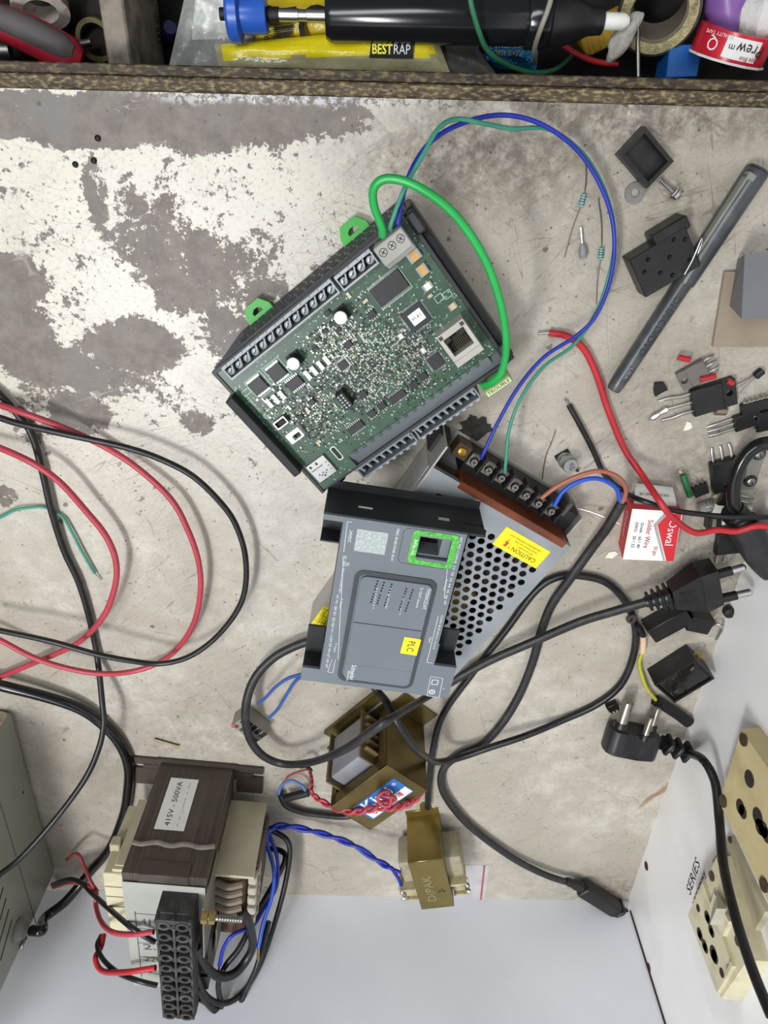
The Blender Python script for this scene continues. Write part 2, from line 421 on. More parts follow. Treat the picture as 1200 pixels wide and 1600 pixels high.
# drawer pulled out under the front edge
drawer = empty('drawer', (0, 2.7, -9.6), 0, 'open wooden drawer of tools under the bench front', 'drawer')
dz = -9.6
b = MB(); b.box((0, 14, .2), (58, 28, .5)); b.build('drawer_bottom', M_dark, drawer)
for x in (-28.6, 28.6):
    b = MB(); b.box((x, 14, 3.6), (1.2, 28, 6.6), bev=.1); b.build('drawer_side', M_dark, drawer)
b = MB(); b.box((0, 28.4, 3.8), (58.4, 1.2, 7.2), bev=.1); b.build('drawer_front', M_wood, drawer)
b = MB(); b.box((0, -.2, 2.6), (56, .6, 4.6)); b.build('drawer_back', M_dark, drawer)
pd0, pd1 = at(178, 0, -2.8), at(183, 108, -2.8)
ddx = (pd0.x + pd1.x) / 2
b = MB(); b.box((ddx, 13.5, 3.7), (1.25, 27.4, 6.2), bev=.12); b.build('divider', M_wood2, drawer)
# ------------------------------------------------------------------ opened controller with bare circuit board
PF = Frame((-1.25, -10.74, 0), 38.8)
plc = empty('opened_controller', PF.o, 38.8, 'dark housing of an opened controller with its green circuit board bared', 'controller')
M_housing = mat('dark_housing', '2b2d2f', .5, 0, .15, 80, bump=.05)
M_housing2 = mat('side_housing_grey', '53585a', .5, 0, .12, 80)
def pcb_material():
    m = mat('green_circuit_board', '30493a', .38, 0, .3, 140, spec=.5)
    nt = m.node_tree; N = nt.nodes; Lk = nt.links; p = N['Principled BSDF']
    src = p.inputs['Base Color'].links[0].from_socket
    tc = [n for n in N if n.type == 'TEX_COORD'][0]
    vo = N.new('ShaderNodeTexVoronoi'); vo.inputs['Scale'].default_value = 520; Lk.new(tc.outputs['Object'], vo.inputs['Vector'])
    rp = N.new('ShaderNodeValToRGB'); rp.color_ramp.elements[0].position = .2; rp.color_ramp.elements[0].color = (1, 1, 1, 1)
    rp.color_ramp.elements[1].position = .3; rp.color_ramp.elements[1].color = (0, 0, 0, 1)
    Lk.new(vo.outputs['Distance'], rp.inputs[0])
    br = N.new('ShaderNodeTexBrick'); br.inputs['Scale'].default_value = 260; br.inputs['Mortar Size'].default_value = .06
    Lk.new(tc.outputs['Object'], br.inputs['Vector'])
    mx = N.new('ShaderNodeMixRGB'); mx.inputs[2].default_value = rgb('9db8a4')
    no = N.new('ShaderNodeTexNoise'); no.inputs['Scale'].default_value = 60; Lk.new(tc.outputs['Object'], no.inputs['Vector'])
    r2 = N.new('ShaderNodeValToRGB'); r2.color_ramp.elements[0].position = .48; r2.color_ramp.elements[1].position = .55
    Lk.new(no.outputs['Fac'], r2.inputs[0])
    mu = N.new('ShaderNodeMixRGB'); mu.blend_type = 'MULTIPLY'; mu.inputs[0].default_value = 1
    Lk.new(rp.outputs[0], mu.inputs[1]); Lk.new(r2.outputs[0], mu.inputs[2])
    Lk.new(mu.outputs[0], mx.inputs[0]); Lk.new(src, mx.inputs[1])
    m2 = N.new('ShaderNodeMixRGB'); Lk.new(mx.outputs[0], m2.inputs[1]); m2.inputs[2].default_value = rgb('46654f')
    r3 = N.new('ShaderNodeMath'); r3.operation = 'MULTIPLY'; r3.inputs[1].default_value = .5; Lk.new(br.outputs['Fac'], r3.inputs[0])
    Lk.new(r3.outputs[0], m2.inputs[0]); Lk.new(m2.outputs[0], p.inputs['Base Color'])
    return m
M_pcb = pcb_material()
M_chip = mat('chip_black', '232426', .5, vary=.1, scale=300)
M_lead = mat('chip_leads', 'c2c4c2', .3, 1.)
M_silk = mat('board_print', 'b9d2bf', .6)
M_conn = mat('grey_terminal_plastic', 'a3a7aa', .5, dirt='5f6264', dirt_amt=.3, dirt_scale=200)
M_gterm = mat('green_terminal_plastic', '7f9f62', .5)
M_clip = mat('bright_green_clip', '3aa83c', .45)
hx, hy = 6.35, 4.5
# housing: open tray, lower edge drawn in on the left end
b = MB()
b.hexa([(-hx+1.1, -hy, .1), (hx, -hy, .1), (hx, hy + .3, .1), (-hx+1.1, hy + .3, .1)], [(-hx, -hy, 3.4), (hx, -hy, 3.4), (hx, hy, 3.4), (-hx, hy, 3.4)])
b.box((0, 0, 3.9), (12.7, 9.0, 1.0))
b.build('housing', M_housing2, plc)
b = MB()
b.box((0, hy - .08, 4.6), (12.7, .22, .42), bev=.03); b.box((hx - .1, 0, 4.6), (.22, 9, .42), bev=.03); b.box((-hx + .08, 0, 4.6), (.18, 9, .4)); b.box((0, -hy + .06, 4.5), (12.7, .16, .3))
b.build('housing_rim', M_housing, plc)
# right end cap with its dark ledge
b = MB(); b.box((hx + .18, 0, 2.1), (.42, 9.1, 4.0), bev=.1); b.box((hx + .1, hy - .6, 4.7), (.5, 1.1, .7), bev=.1); b.box((hx + .1, -hy + .55, 4.65), (.5, 1.0, .5), bev=.08); b.build('end_cap', M_housing, plc)
# vent slots on the long side
b = MB()
for r in range(4):
    for k in range(19): z_ = .7 + r * .66; b.box((-4.7 + k * .58 + (r % 2) * .2, hy + .3 * (1 - z_ / 3.4) + .01, z_), (.42, .08, .18))
b.build('vent_slots', K.blackm, plc, kind='stuff')
b = MB(); 
for z in (3.62, 4.1): b.box((0, hy + .05, z), (12.6, .1, .09))
b.build('side_ribs', M_housing, plc)
# two rail clips at the foot of the long side
for px, py in ((559, 370), (408, 492)):
    q = PF.L(px, py, .5)
    out = [(-.85, -.35), (.85, -.35), (.85, .0), (.5, .55), (-.5, .55), (-.85, .0)]
    inn = [(-.32, -.1), (.32, -.1), (.32, .06), (.12, .2), (-.12, .2), (-.32, .06)]
    y0 = hy + .6
    b = MB(); b.frame([(q.x + x, y0 + y) for x, y in out], [(q.x + x, y0 + y) for x, y in inn], .3, .62)
    o = b.build('rail_clip', M_clip, plc); o['label'] = 'bright green rail clip'
# board
BZ = 4.72
b = MB(); b.prism([(-6.2, -4.35), (-3.7, -4.35), (-3.7, -3.6), (6.15, -3.6), (6.15, 4.35), (-6.2, 4.35)], BZ - .16, BZ); b.build('circuit_board', M_pcb, plc, smooth=0)
board = plc
def bl(px, py): v = PF.L(px, py, BZ); return v.x, v.y
def chip(px, py, sx, sy, h=.12, leads='x', pitch=.08, name='chip', body=M_chip, lz=.12):
    x, y = bl(px, py)
    b = MB(); b.m(body).box((x, y, BZ + .03 + h / 2), (sx, sy, h), bev=.02)
    b.m(M_lead)
    if 'x' in leads:      # leads along the edges that run in x
        n = max(2, int(sx / pitch))
        for k in range(n):
            for sg in (-1, 1): b.box((x - sx/2 + (k + .5) * sx / n, y + sg * (sy/2 + lz/2), BZ + .03), (sx / n * .5, lz, .05))
    if 'y' in leads:
        n = max(2, int(sy / pitch))
        for k in range(n):
            for sg in (-1, 1): b.box((x + sg * (sx/2 + lz/2), y - sy/2 + (k + .5) * sy / n, BZ + .03), (lz, sy / n * .5, .05))
    return b.build(name, None, board)
chip(608, 450, 1.75, 1.0, .11, 'x', .075, 'memory_chip')
proc = chip(650, 495, 1.15, 1.12, .14, 'xy', .06, 'processor_chip')
x, y = bl(651, 494)
b = MB(); b.box((x, y, BZ + .185), (.72, .62, .012)); o = b.build('chip_sticker', K.paper, proc)
text('V1.4.1', proc, (x, y, BZ + .193), (1, 0, 0), (0, 1, 0), .2, K.ink, wfit=.5)
chip(681, 564, .72, .72, .12, 'xy', .07)
for p in ((581, 491, .42, .36), (544, 538, .42, .36), (661, 587, .42, .38), (647, 600, .42, .38), (597, 633, .42, .38), (581, 645, .42, .38)): chip(*p, .13, 'x', .11)
chip(621, 619, .95, .40, .13, 'x', .11); chip(556, 667, .95, .42, .13, 'x', .11); chip(461, 598, .85, .55, .14, 'x', .11)
chip(404, 602, .85, .78, .12, 'x', .07); chip(433, 581, .85, .78, .12, 'x', .07)
chip(536, 570, .5, .45, .1, 'xy', .09); chip(567, 615, .42, .42, .16, 'x', .2); chip(488, 627, .32, .3, .15, 'x', .2); chip(470, 651, .34, .34, .15, 'y', .2)
chip(512, 488, .3, .24, .12, ''); chip(508, 517, .34, .2, .12, 'y', .2); chip(520, 505, .34, .2, .12, 'y', .2); chip(498, 530, .34, .2, .12, 'y', .2); chip(493, 545, .34, .2, .12, 'y', .2); chip(529, 515, .34, .2, .12, 'y', .2)
M_cer = mat('ceramic_capacitor', 'c9b48c', .5); M_cerw = mat('white_ceramic', 'dcdbd2', .45); M_amb = mat('amber_capacitor', 'c69a5c', .45)
def smd(px, py, sx, sy, h, body, rz=0., name='chip_capacitor'):
    x, y = bl(px, py); b = MB()
    R = Matrix.Rotation(math.radians(rz), 3, 'Z')
    b.m(body).box((x, y, BZ + h/2), (sx * .62, sy, h), R=R)
    b.m(M_lead)
    for sg in (-1, 1):
        d = R @ Vector((sg * sx * .41, 0, 0)); b.box((x + d.x, y + d.y, BZ + h/2), (sx * .2, sy * 1.04, h * 1.04), R=R)
    return b.build(name, None, board)
smd(647, 399, .62, .46, .24, M_amb); smd(660, 421, .5, .52, .24, M_amb); smd(707, 478, .42, .3, .16, M_cer, 0); smd(668, 447, .5, .34, .12, M_cerw); smd(626, 525, .3, .28, .1, M_cerw); smd(661, 547, .3, .28, .1, M_cerw)
for px, py in ((421, 629), (431, 622), (441, 616), (481, 585), (491, 578), (501, 570), (511, 562)): smd(px, py, .5, .22, .16, M_cerw, -90)
for px, py, rz in ((672, 462, 0), (586, 461, 90), (571, 470, 0), (545, 461, 90), (498, 690, 0), (481, 640, 90)): smd(px, py, .28, .15, .1, M_cer, rz)
# aluminium can capacitors
M_cantop = mat('capacitor_top', 'e6e4dc', .4, .0, .05)
for px, py in ((532, 497), (458, 569)):
    v = PF.L(px, py, BZ + .95); b = MB()
    b.m(K.blackm).box((v.x, v.y, BZ + .08), (.72, .72, .16)); b.cyl((v.x, v.y, BZ + .1), (v.x, v.y, BZ + .9), .33, n=20)
    b.m(M_cantop).lathe((v.x, v.y, BZ + .9), (0, 0, .06), [(0, .33), (.7, .31), (1, .27)], 20)
    b.build('can_capacitor', None, board)
# network socket
v = PF.L(719, 537, BZ + 1.2); jx, jy = v.x, v.y
jack = MB(); jack.m(mat('socket_shell', 'bdb9ae', .35, .35))
jack.frame([(jx - .78, jy - .95), (jx + .78, jy - .95), (jx + .78, jy + .95), (jx - .78, jy + .95)],
           [(jx - .58, jy - .38), (jx + .58, jy - .38), (jx + .58, jy + .62), (jx - .58, jy + .62)], BZ, BZ + 1.22)
jo = jack.build('network_socket', None, board, smooth=0)
b = MB(); b.box((jx, jy + .1, BZ + .3), (1.14, .98, .5)); b.build('socket_floor', K.blackm, jo)
b = MB()
for k in range(8): b.box((jx - .38 + k * .11, jy - .1, BZ + .62), (.045, .5, .04))
b.build('contact_pins', mat('dark_contacts', '4d4535', .4, .6), jo)
b = MB(); b.box((jx - .42, jy + .5, BZ + 1.0), (.34, .26, .45)); b.box((jx + .42, jy + .5, BZ + 1.0), (.34, .26, .45)); b.build('key_shoulders', K.blackm, jo)
for sx in (-1, 1):
    b = MB(); b.box((jx + sx * .62, jy + .78, BZ + 1.225), (.2, .2, .02)); b.build('indicator_window', mat('dark_window', '4a4438', .3), jo)
b = MB(); b.box((jx, jy - .62, BZ + 1.225), (1.56, .03, .012)); b.build('seam', K.dullsteel, jo)
# mini usb, white header, memory card slot
v = PF.L(439, 660, BZ + .3); b = MB(); b.m(K.dullsteel).frame(rrect(.78, .5, .06, 2, v.x, v.y), rrect(.62, .32, .05, 2, v.x, v.y), BZ, BZ + .42); b.m(K.blackm).box((v.x, v.y, BZ + .1), (.62, .32, .18)); b.box((v.x, v.y, BZ + .24), (.4, .1, .14)); b.build('mini_usb_socket', None, board)
v = PF.L(461, 680, BZ + .4); b = MB(); b.m(K.white).frame(rrect(.9, .62, .04, 2, v.x, v.y), rrect(.5, .3, .04, 2, v.x + .08, v.y - .08), BZ, BZ + .5); b.m(K.blackm).box((v.x, v.y, BZ + .1), (.6, .4, .15)); b.build('white_header', None, board)
v = PF.L(502, 733, BZ + .2); b = MB(); b.m(K.steel).box((v.x, v.y, BZ + .12), (1.3, 1.28, .2), bev=.03); b.m(K.blackm)
for k in range(8): b.box((v.x - .5 + k * .1, v.y + .18, BZ + .225), (.045, .1, .01))
for k in range(5): b.cyl((v.x - .3 + k * .13, v.y - .22 - (k % 2) * .1, BZ + .22), (v.x - .3 + k * .13, v.y - .22 - (k % 2) * .1, BZ + .228), .045, n=10)
b.cyl((v.x - .05, v.y - .42, BZ + .22), (v.x - .05, v.y - .42, BZ + .23), .06, n=12)
for sx in (-.42, 0): b.box((v.x + sx, v.y + .42, BZ + .225), (.12, .16, .01))
for k in range(3): b.box((v.x + .5, v.y - .3 + k * .25, BZ + .225), (.1, .04, .01))
b.build('memory_card_slot', None, board)
v = PF.L(526, 708, BZ); b = MB(); b.frame(rrect(.36, .95, .12, 4, v.x, v.y), rrect(.24, .8, .1, 4, v.x, v.y), BZ, BZ + .02); b.m(M_silk)
o = b.build('slot_border', M_silk, board)
b = MB(); b.prism(rrect(.24, .8, .1, 4, v.x, v.y), BZ - .01, BZ + .008); b.build('slot_opening', K.blackm, board)
# black pin header
v = PF.L(538, 626, BZ + .7); b = MB(); b.m(K.blackm).box((v.x, v.y, BZ + .4), (.5, .95, .8), bev=.02); b.m(K.lgrey)
for k in range(5):
    for j in (0, 1): b.box((v.x - .12 + j * .2, v.y - .34 + k * .17, BZ + .80), (.1, .09, .02))
b.build('pin_header', None, board)
# black wall at the left end of the board with yellow sticker outside
p0 = PF.L(360, 623, 5.6); p1 = PF.L(468, 742, 5.6)
my = (p0.y + p1.y) / 2; ly = abs(p0.y - p1.y)
b = MB(); b.box((-hx - .05, my, 4.4), (.5, ly, 2.2), bev=.05); b.box((-hx - .28, my, 2.9), (.3, ly * .86, 1.6)); b.build('end_wall', K.blackm, plc)
b = MB(); b.box((-hx - .445, my, 3.1), (.02, ly * .75, .8)); b.build('sticker', mat('faded_yellow_sticker', 'b3a24a', .6), plc)
# screw terminals along the long side
def screw_row(px0, py0, px1, py1, n, z, wid, name):
    a = PF.L(px0, py0, z); c = PF.L(px1, py1, z); y = (a.y + c.y) / 2; x0, x1 = min(a.x, c.x), max(a.x, c.x)
    b = MB(); b.frame([(x0, y - wid/2), (x1, y - wid/2), (x1, y + wid/2), (x0, y + wid/2)],
                      [(x0 + .07, y - wid/2 + .1), (x1 - .07, y - wid/2 + .1), (x1 - .07, y + wid/2 - .16), (x0 + .07, y + wid/2 - .16)], BZ - .02, z)
    o = b.build(name, M_conn, plc, smooth=0)
    b = MB(); b.box(((x0 + x1)/2, y, BZ + .08), (x1 - x0 - .1, wid - .1, .1)); b.build('terminal_floor', K.blackm, o)
    for k in range(n):
        x = x0 + (k + .5) * (x1 - x0) / n
        b = MB(); b.m(mat('terminal_cage', '9a9ea1', .4, .4)).lathe((x, y - .04, BZ + .1), (0, 0, z - BZ - .16), [(0, .2), (.9, .2), (1, .15)], 12)
        b.m(K.blackm).box((x, y - .04, z - .055), (.26, .05, .02), rz=random.uniform(20, 70)); b.m(M_conn).box((x + .2, y + .05, z - .12), (.07, .36, .2), rz=-25)
        b.build('terminal_screw', None, o)
    b = MB()
    for k in range(n): b.box((x0 + (k + .5) * (x1 - x0) / n, y + wid/2 - .04, z + .03), (.12, .09, .07))
    b.build('marking_tabs', M_conn, o)
screw_row(352, 583, 525, 449, 13, BZ + .55, .82, 'screw_terminal_strip')
screw_row(529, 444, 585, 401, 4, BZ + .55, .82, 'screw_terminal_strip')
# grey three-way terminal
v = PF.L(614, 386, 6.0); b = MB(); tx, ty = v.x, v.y
b.box((tx, ty - .02, 5.35), (1.62, .98, 1.3), bev=.05); b.box((tx, ty - .62, 5.05), (1.62, .3, .7), bev=.05)
tb = b.build('three_way_terminal', mat('warm_grey_terminal', '9c9a94', .5), plc)
for k in (-1, 0, 1):
    b = MB(); x = tx + k * .5
    b.m(K.blackm).cyl((x, ty + .08, 5.95), (x, ty + .08, 6.005), .2, n=16); b.m(K.dullsteel).cyl((x, ty + .08, 5.9), (x, ty + .08, 6.02), .165, n=16)
    b.m(K.blackm).box((x, ty + .08, 6.02), (.26, .04, .02), rz=30); b.box((x, ty + .08, 6.02), (.26, .04, .02), rz=120)
    b.build('terminal_screw', None, tb)
# lower connectors outside the other long edge
def side_row(px0, py0, px1, py1, n):
    z = 3.9; a = PF.L(px0, py0, z); c = PF.L(px1, py1, z); y = -hy - .52; x0, x1 = min(a.x, c.x), max(a.x, c.x)
    b = MB(); b.box(((x0 + x1)/2, y + .34, 2.3), (x1 - x0, .2, 3.9)); b.box(((x0 + x1)/2, y - .12, 1.7), (x1 - x0, .8, 2.9))
    b.frame([(x0, y - .5), (x1, y - .5), (x1, y + .26), (x0, y + .26)], [(x0 + .08, y - .42), (x1 - .08, y - .42), (x1 - .08, y + .16), (x0 + .08, y + .16)], 2.6, z)
    o = b.build('plug_terminal_strip', mat('slate_grey_terminal', '7d858a', .5), plc, smooth=0)
    b = MB(); b.box(((x0 + x1)/2, y - .13, 3.2), (x1 - x0 - .1, .5, .1)); b.build('terminal_floor', K.blackm, o)
    for k in range(n):
        x = x0 + (k + .5) * (x1 - x0) / n
        b = MB(); b.m(mat('terminal_cage', '9a9ea1', .4, .4)).box((x, y - .1, 3.5), (.16, .4, .5), rz=18, bev=.04); b.m(M_conn).box((x, y + .1, 3.68), (.2, .1, .3)); b.build('terminal_screw', None, o)
    b = MB()
    for k in range(n): b.box((x0 + (k + .5) * (x1 - x0) / n, y - .55, 3.8), (.22, .1, .14))
    b.build('marking_tabs', M_conn, o)
side_row(552, 729, 637, 669, 8)
side_row(641, 667, 738, 602, 9)
b = MB(); b.hexa([(-3.65, -hy - .2, 4.0), (5.6, -hy - .2, 4.0), (5.6, -3.55, BZ + .0), (-3.65, -3.55, BZ + .0)], [(-3.65, -hy - .2, 4.1), (5.6, -hy - .2, 4.1), (5.6, -3.55, BZ + .08), (-3.65, -3.55, BZ + .08)]); b.build('slanted_shroud', K.grey, plc)
b = MB()
for k in range(15): b.box((-3.2 + k * .58, -3.6, BZ + .06), (.2, .2, .08), rz=0)
b.build('shroud_teeth', M_pcb, plc)
# green plug with TROUBLE strip
tv = PF.L(772, 597, 4.2)
gx, gy = tv.x + .05, tv.y
b = MB(); b.box((gx, gy, 3.2), (1.6, 1.15, 2.0), bev=.05); tp = b.build('green_plug', M_gterm, plc)
b = MB(); b.box((gx, gy + .18, 4.25), (1.5, .5, .2)); 
b.build('plug_step', mat('green_terminal_dark', '55753f', .5), tp)
for k in (-1, 1):
    b = MB(); b.cyl((gx + k * .38, gy + .22, 4.3), (gx + k * .38, gy + .22, 4.37), .17, n=14); b.build('screw_hole', K.blackm, tp)
b = MB(); b.box((gx, gy - .38, 4.215), (1.5, .3, .02)); b.build('marker_strip', mat('marker_strip', 'c9cf9b', .6), tp)
text('TROUBLE', tp, (gx, gy - .38, 4.23), (1, 0, 0), (0, 1, 0), .19, K.ink, wfit=1.35)
# printed rectangles and letters on the board
def silk_rect(px, py, sx, sy, w_=.025):
    x, y = bl(px, py); b = MB(); b.frame([(x-sx/2, y-sy/2), (x+sx/2, y-sy/2), (x+sx/2, y+sy/2), (x-sx/2, y+sy/2)], [(x-sx/2+w_, y-sy/2+w_), (x+sx/2-w_, y-sy/2+w_), (x+sx/2-w_, y+sy/2-w_), (x-sx/2+w_, y+sy/2-w_)], BZ, BZ + .006)
    b.build('printed_outline', M_silk, board, smooth=0)
silk_rect(686, 466, .42, .36); silk_rect(699, 460, .42, .36); silk_rect(405, 602, 1.1, 1.2); silk_rect(433, 581, 1.1, 1.2); silk_rect(609, 450, 1.85, 1.3)
silk_rect(385, 613, .5, .3)
x, y = bl(416, 650); b = MB(); b.frame(ngon(20, .16, x, y), ngon(20, .13, x, y), BZ, BZ + .006); b.build('printed_outline', M_silk, board)
text('N', board, (x, y, BZ), (1, 0, 0), (0, 1, 0), .14, M_silk)
for s_, px, py in (('TM200 CPU', 397, 633), ('PCB 24T', 389, 625)):
    x, y = bl(px, py); text(s_, board, (x, y, BZ), (0, -1, 0), (1, 0, 0), .13, M_silk)
# crowd of tiny components
b = MB()
cent = [(560, 560, 95, 75), (470, 660, 70, 45), (600, 600, 85, 45), (530, 520, 55, 40), (500, 620, 90, 55), (640, 540, 40, 40)]
cols = [K.tin, M_chip, M_chip, K.tin, M_lead, M_chip, K.dullsteel, M_chip, K.dullsteel, M_silk, mat('dark_resistor', '2c2d2c', .5), K.dullsteel, M_chip, mat('tan_part', '8f8566', .5)]
n = 0
while n < 2000:
    cx, cy, rx, ry = random.choice(cent); px = random.gauss(cx, rx * .55); py = random.gauss(cy, ry * .55)
    x, y = bl(px, py)
    x = round(x / .13) * .13 + random.uniform(-.02, .02); y = round(y / .13) * .13 + random.uniform(-.02, .02)
    if abs(x) > 5.7 or y < -3.4 or y > 2.9: continue
    ok = True
    for ex, ey, er in ((719, 538, 34), (650, 495, 24), (608, 450, 32), (502, 733, 25), (404, 602, 20), (433, 581, 18), (461, 598, 16), (621, 619, 17), (556, 667, 18), (681, 564, 16), (536, 570, 10), (538, 626, 14), (440, 660, 14), (461, 681, 14), (526, 708, 14), (532, 500, 12), (458, 572, 12)):
        if (px-ex)**2 + (py-ey)**2 < er*er: ok = False; break
    if not ok: continue
    b.m(random.choice(cols)); s1 = random.uniform(.05, .15); b.box((x, y, BZ + .03), (s1, s1 * random.uniform(.45, .8), random.uniform(.04, .1)), rz=random.choice((0, 90)))
    n += 1
b.build('tiny_components', None, board, smooth=0, kind='stuff')
b = MB(); b.m(mat('via_pad', 'd8ded4', .35, .3))
n = 0
while n < 650:
    px, py = random.gauss(590, 60), random.gauss(560, 48); x, y = bl(px, py)
    if abs(x) > 5.7 or y < -3.4 or y > 3.7: continue
    b.lathe((x, y, BZ), (0, 0, .02), [(0, .045), (1, .035)], 6); n += 1
b.build('solder_pads', None, board, kind='stuff')
# ------------------------------------------------------------------ perforated power supply
SF = Frame((3.95, -25.19, 0), -30.5)
psu = empty('power_supply', SF.o, -30.5, 'perforated metal power supply with a row of screw terminals and caution sticker', 'power supply')
M_alu = mat('galvanised_sheet', 'a9adb0', .42, .75, .1, 25, dirt='6f7375', dirt_amt=.35, dirt_scale=20)
M_aluw = mat('bare_aluminium', 'b9b8b3', .45, .6, .1, 30, dirt='8d8983', dirt_amt=.5, dirt_scale=30)
ZT, hw, hl = 4.0, 5.1, 8.25
cov0, cov1 = -hl, hl - 1.5       # cover stops short of the terminals
def in_holes(x, y):
    if x > hw - .75 or x < -hw + .9 or y < cov0 + .9: return False
    lim = cov1 - .9 if x < -1.6 else cov1 - 1.75
    return y < lim
b = MB()
P_, RW = .66, .575
y = cov0; row = 0
rows = int((cov1 - cov0) / RW)
RW = (cov1 - cov0) / rows
for r in range(rows):
    y0 = cov0 + r * RW; yc = y0 + RW / 2; off = (r % 2) * P_ / 2
    xs = [-hw]; x = -hw + off
    while x < hw - 1e-6:
        if x > -hw + 1e-6: xs.append(x)
        x += P_
    xs.append(hw)
    for x0, x1 in zip(xs, xs[1:]):
        xc = (x0 + x1) / 2
        if x1 - x0 > P_ * .99 and in_holes(xc, yc):
            n = 12; inn = []; outp = []
            for k in range(n):
                a = math.radians(45) + k * 2 * math.pi / n - math.radians(0)
                c_, s_ = math.cos(a), math.sin(a); inn.append((xc + c_ * .235, yc + s_ * .235))
                t = min((P_/2) / max(1e-6, abs(c_)), (RW/2) / max(1e-6, abs(s_))); outp.append((xc + c_ * t, yc + s_ * t))
            # snap the four corners
            cs = [(x1, y0 + RW), (x0, y0 + RW), (x0, y0), (x1, y0)]
            for cpt in cs:
                j = min(range(n), key=lambda k: (outp[k][0]-cpt[0])**2 + (outp[k][1]-cpt[1])**2); outp[j] = cpt
            va = [b.bm.verts.new((p[0], p[1], ZT)) for p in outp]; vb = [b.bm.verts.new((p[0], p[1], ZT)) for p in inn]; vc = [b.bm.verts.new((p[0], p[1], ZT - .09)) for p in inn]
            for k in range(n):
                b.bm.faces.new((va[k], va[(k+1) % n], vb[(k+1) % n], vb[k])); b.bm.faces.new((vb[k], vb[(k+1) % n], vc[(k+1) % n], vc[k]))
        else:
            b.poly([(x0, y0, ZT), (x1, y0, ZT), (x1, y0 + RW, ZT), (x0, y0 + RW, ZT)])
# right side and back of the cover, front lip
b.poly([(hw, cov0, 0.1), (hw, cov1, .1), (hw, cov1, ZT), (hw, cov0, ZT)]); b.poly([(-hw, cov0, .1), (hw, cov0, .1), (hw, cov0, ZT), (-hw, cov0, ZT)])
b.poly([(-hw, cov1, ZT - .5), (hw, cov1, ZT - .5), (hw, cov1, ZT), (-hw, cov1, ZT)])
pc = b.build('perforated_cover', M_alu, psu, smooth=0)
b = MB(); b.box((0, 0, .06), (hw * 2, hl * 2, .12)); b.box((-hw - .06, 0, 2.0), (.12, hl * 2, 4.0)); b.box((hw + .04, hl - 1.0, 1.4), (.1, 2.0, 2.6)); b.build('chassis', M_aluw, psu)
# rating label on the side wall and yellow data sticker near the back corner
b = MB(); b.box((-hw - .13, 2.5, 2.0), (.02, 8, 3.0)); b.build('rating_label', mat('silver_label', 'bcb8b2', .5, .3), psu)
for k in range(6): text('INPUT 100-240VAC 2.5A  OUTPUT 24V', psu, (-hw - .142, 3.4, 3.0 - k * .32), (0, -1, 0), (0, 0, 1), .12, mat('label_print', '8a6a70', .7))
dsv = SF.L(506, 968, ZT); dox, doy = dsv.x - (-hw + .9), dsv.y - (cov0 + 1.6)
b = MB(); b.box((-hw + .9, cov0 + 1.6, ZT + .012), (1.1, 2.0, .02)); st = b.build('data_sticker', K.yellow, psu)
b = MB()
for k in range(4): b.box((-hw + .9, cov0 + .75 + k * .55, ZT + .024), (1.0, .03, .006))
for k in (-.2, .2): b.box((-hw + .9 + k, cov0 + 1.6, ZT + .024), (.03, 1.8, .006))
b.build('sticker_grid', K.ink, st)
for k in range(3): text('+ V', st, (-hw + .55, cov0 + 1.05 + k * .55, ZT + .025), (0, -1, 0), (1, 0, 0), .16, K.ink)
for o in [st] : o.location = Vector((dox, doy, 0)) * S
# inside
b = MB(); b.box((0, -.5, .5), (9.4, 13, .16)); b.build('inner_board', mat('tan_board', '4a4030', .6, 0, .4, 40), psu)
b = MB(); b.box((1.6, -1.2, 1.6), (2.8, 2.6, 2.4), bev=.1); b.build('inner_transformer', mat('transformer_tape', '8f7c35', .5), psu)
for x, y in ((2.9, 2.2), (1.2, 2.4), (3.2, -4.6), (1.2, -5.2)):
    b = MB(); b.cyl((x, y, .6), (x, y, 3.0), .75, n=18); b.build('inner_capacitor', mat('capacitor_sleeve', '25242a', .35), psu)
b = MB(); b.box((4.3, -2.0, 1.9), (.5, 8, 2.6)); b.build('heat_sink', K.dullsteel, psu)
# orange barrier and screw terminals
b = MB(); b.box((.75, cov1 - .1, ZT - .95), (7.9, .5, 2.0), bev=.05); bar = b.build('terminal_barrier', mat('translucent_amber', '6a3417', .35, 0, .4, 40), psu)
b = MB(); b.box((.9, hl - .8, 1.4), (8.2, 1.5, 1.8), bev=.05); tbk = b.build('terminal_block', K.blackm, psu)
tz = 3.0
scr = [(741, 723), (764, 736), (784, 748), (805, 762), (823, 775), (842, 788), (862, 800)]
for i, (px, py) in enumerate(scr):
    v = SF.L(px, py, tz)
    b = MB(); b.m(mat('terminal_plate', '8d877c', .4, .9)).box((v.x, v.y, tz - .32), (.62, .85, .08), bev=.02); b.box((v.x, v.y + .42, tz - .18), (.56, .06, .34), bev=.02)
    b.m(K.dullsteel).lathe((v.x, v.y, tz - .28), (0, 0, .3), [(0, .26), (.6, .26), (1, .2)], 16)
    b.m(K.blackm).box((v.x, v.y, tz + .02), (.3, .06, .02), rz=20 + 31 * i); b.box((v.x, v.y, tz + .02), (.3, .06, .02), rz=110 + 31 * i)
    b.build('terminal_screw', None, tbk)
    b = MB(); b.box((v.x + .47, v.y + .1, tz - .3), (.1, 1.15, 1.0)); b.build('terminal_wall', K.blackm, tbk)
v = SF.L(722, 706, 3.2); b = MB(); b.box((v.x, v.y, 2.6), (.95, .95, 1.2), bev=.04); ad = b.build('output_trimmer', mat('dark_amber', '3a2a14', .4), psu)
b = MB(); b.lathe((v.x, v.y, 3.2), (0, 0, .12), [(0, .26), (.7, .26), (1, .2)], 14); b.build('trimmer_screw', mat('amber_brass', 'a87f2c', .35, .7), ad)
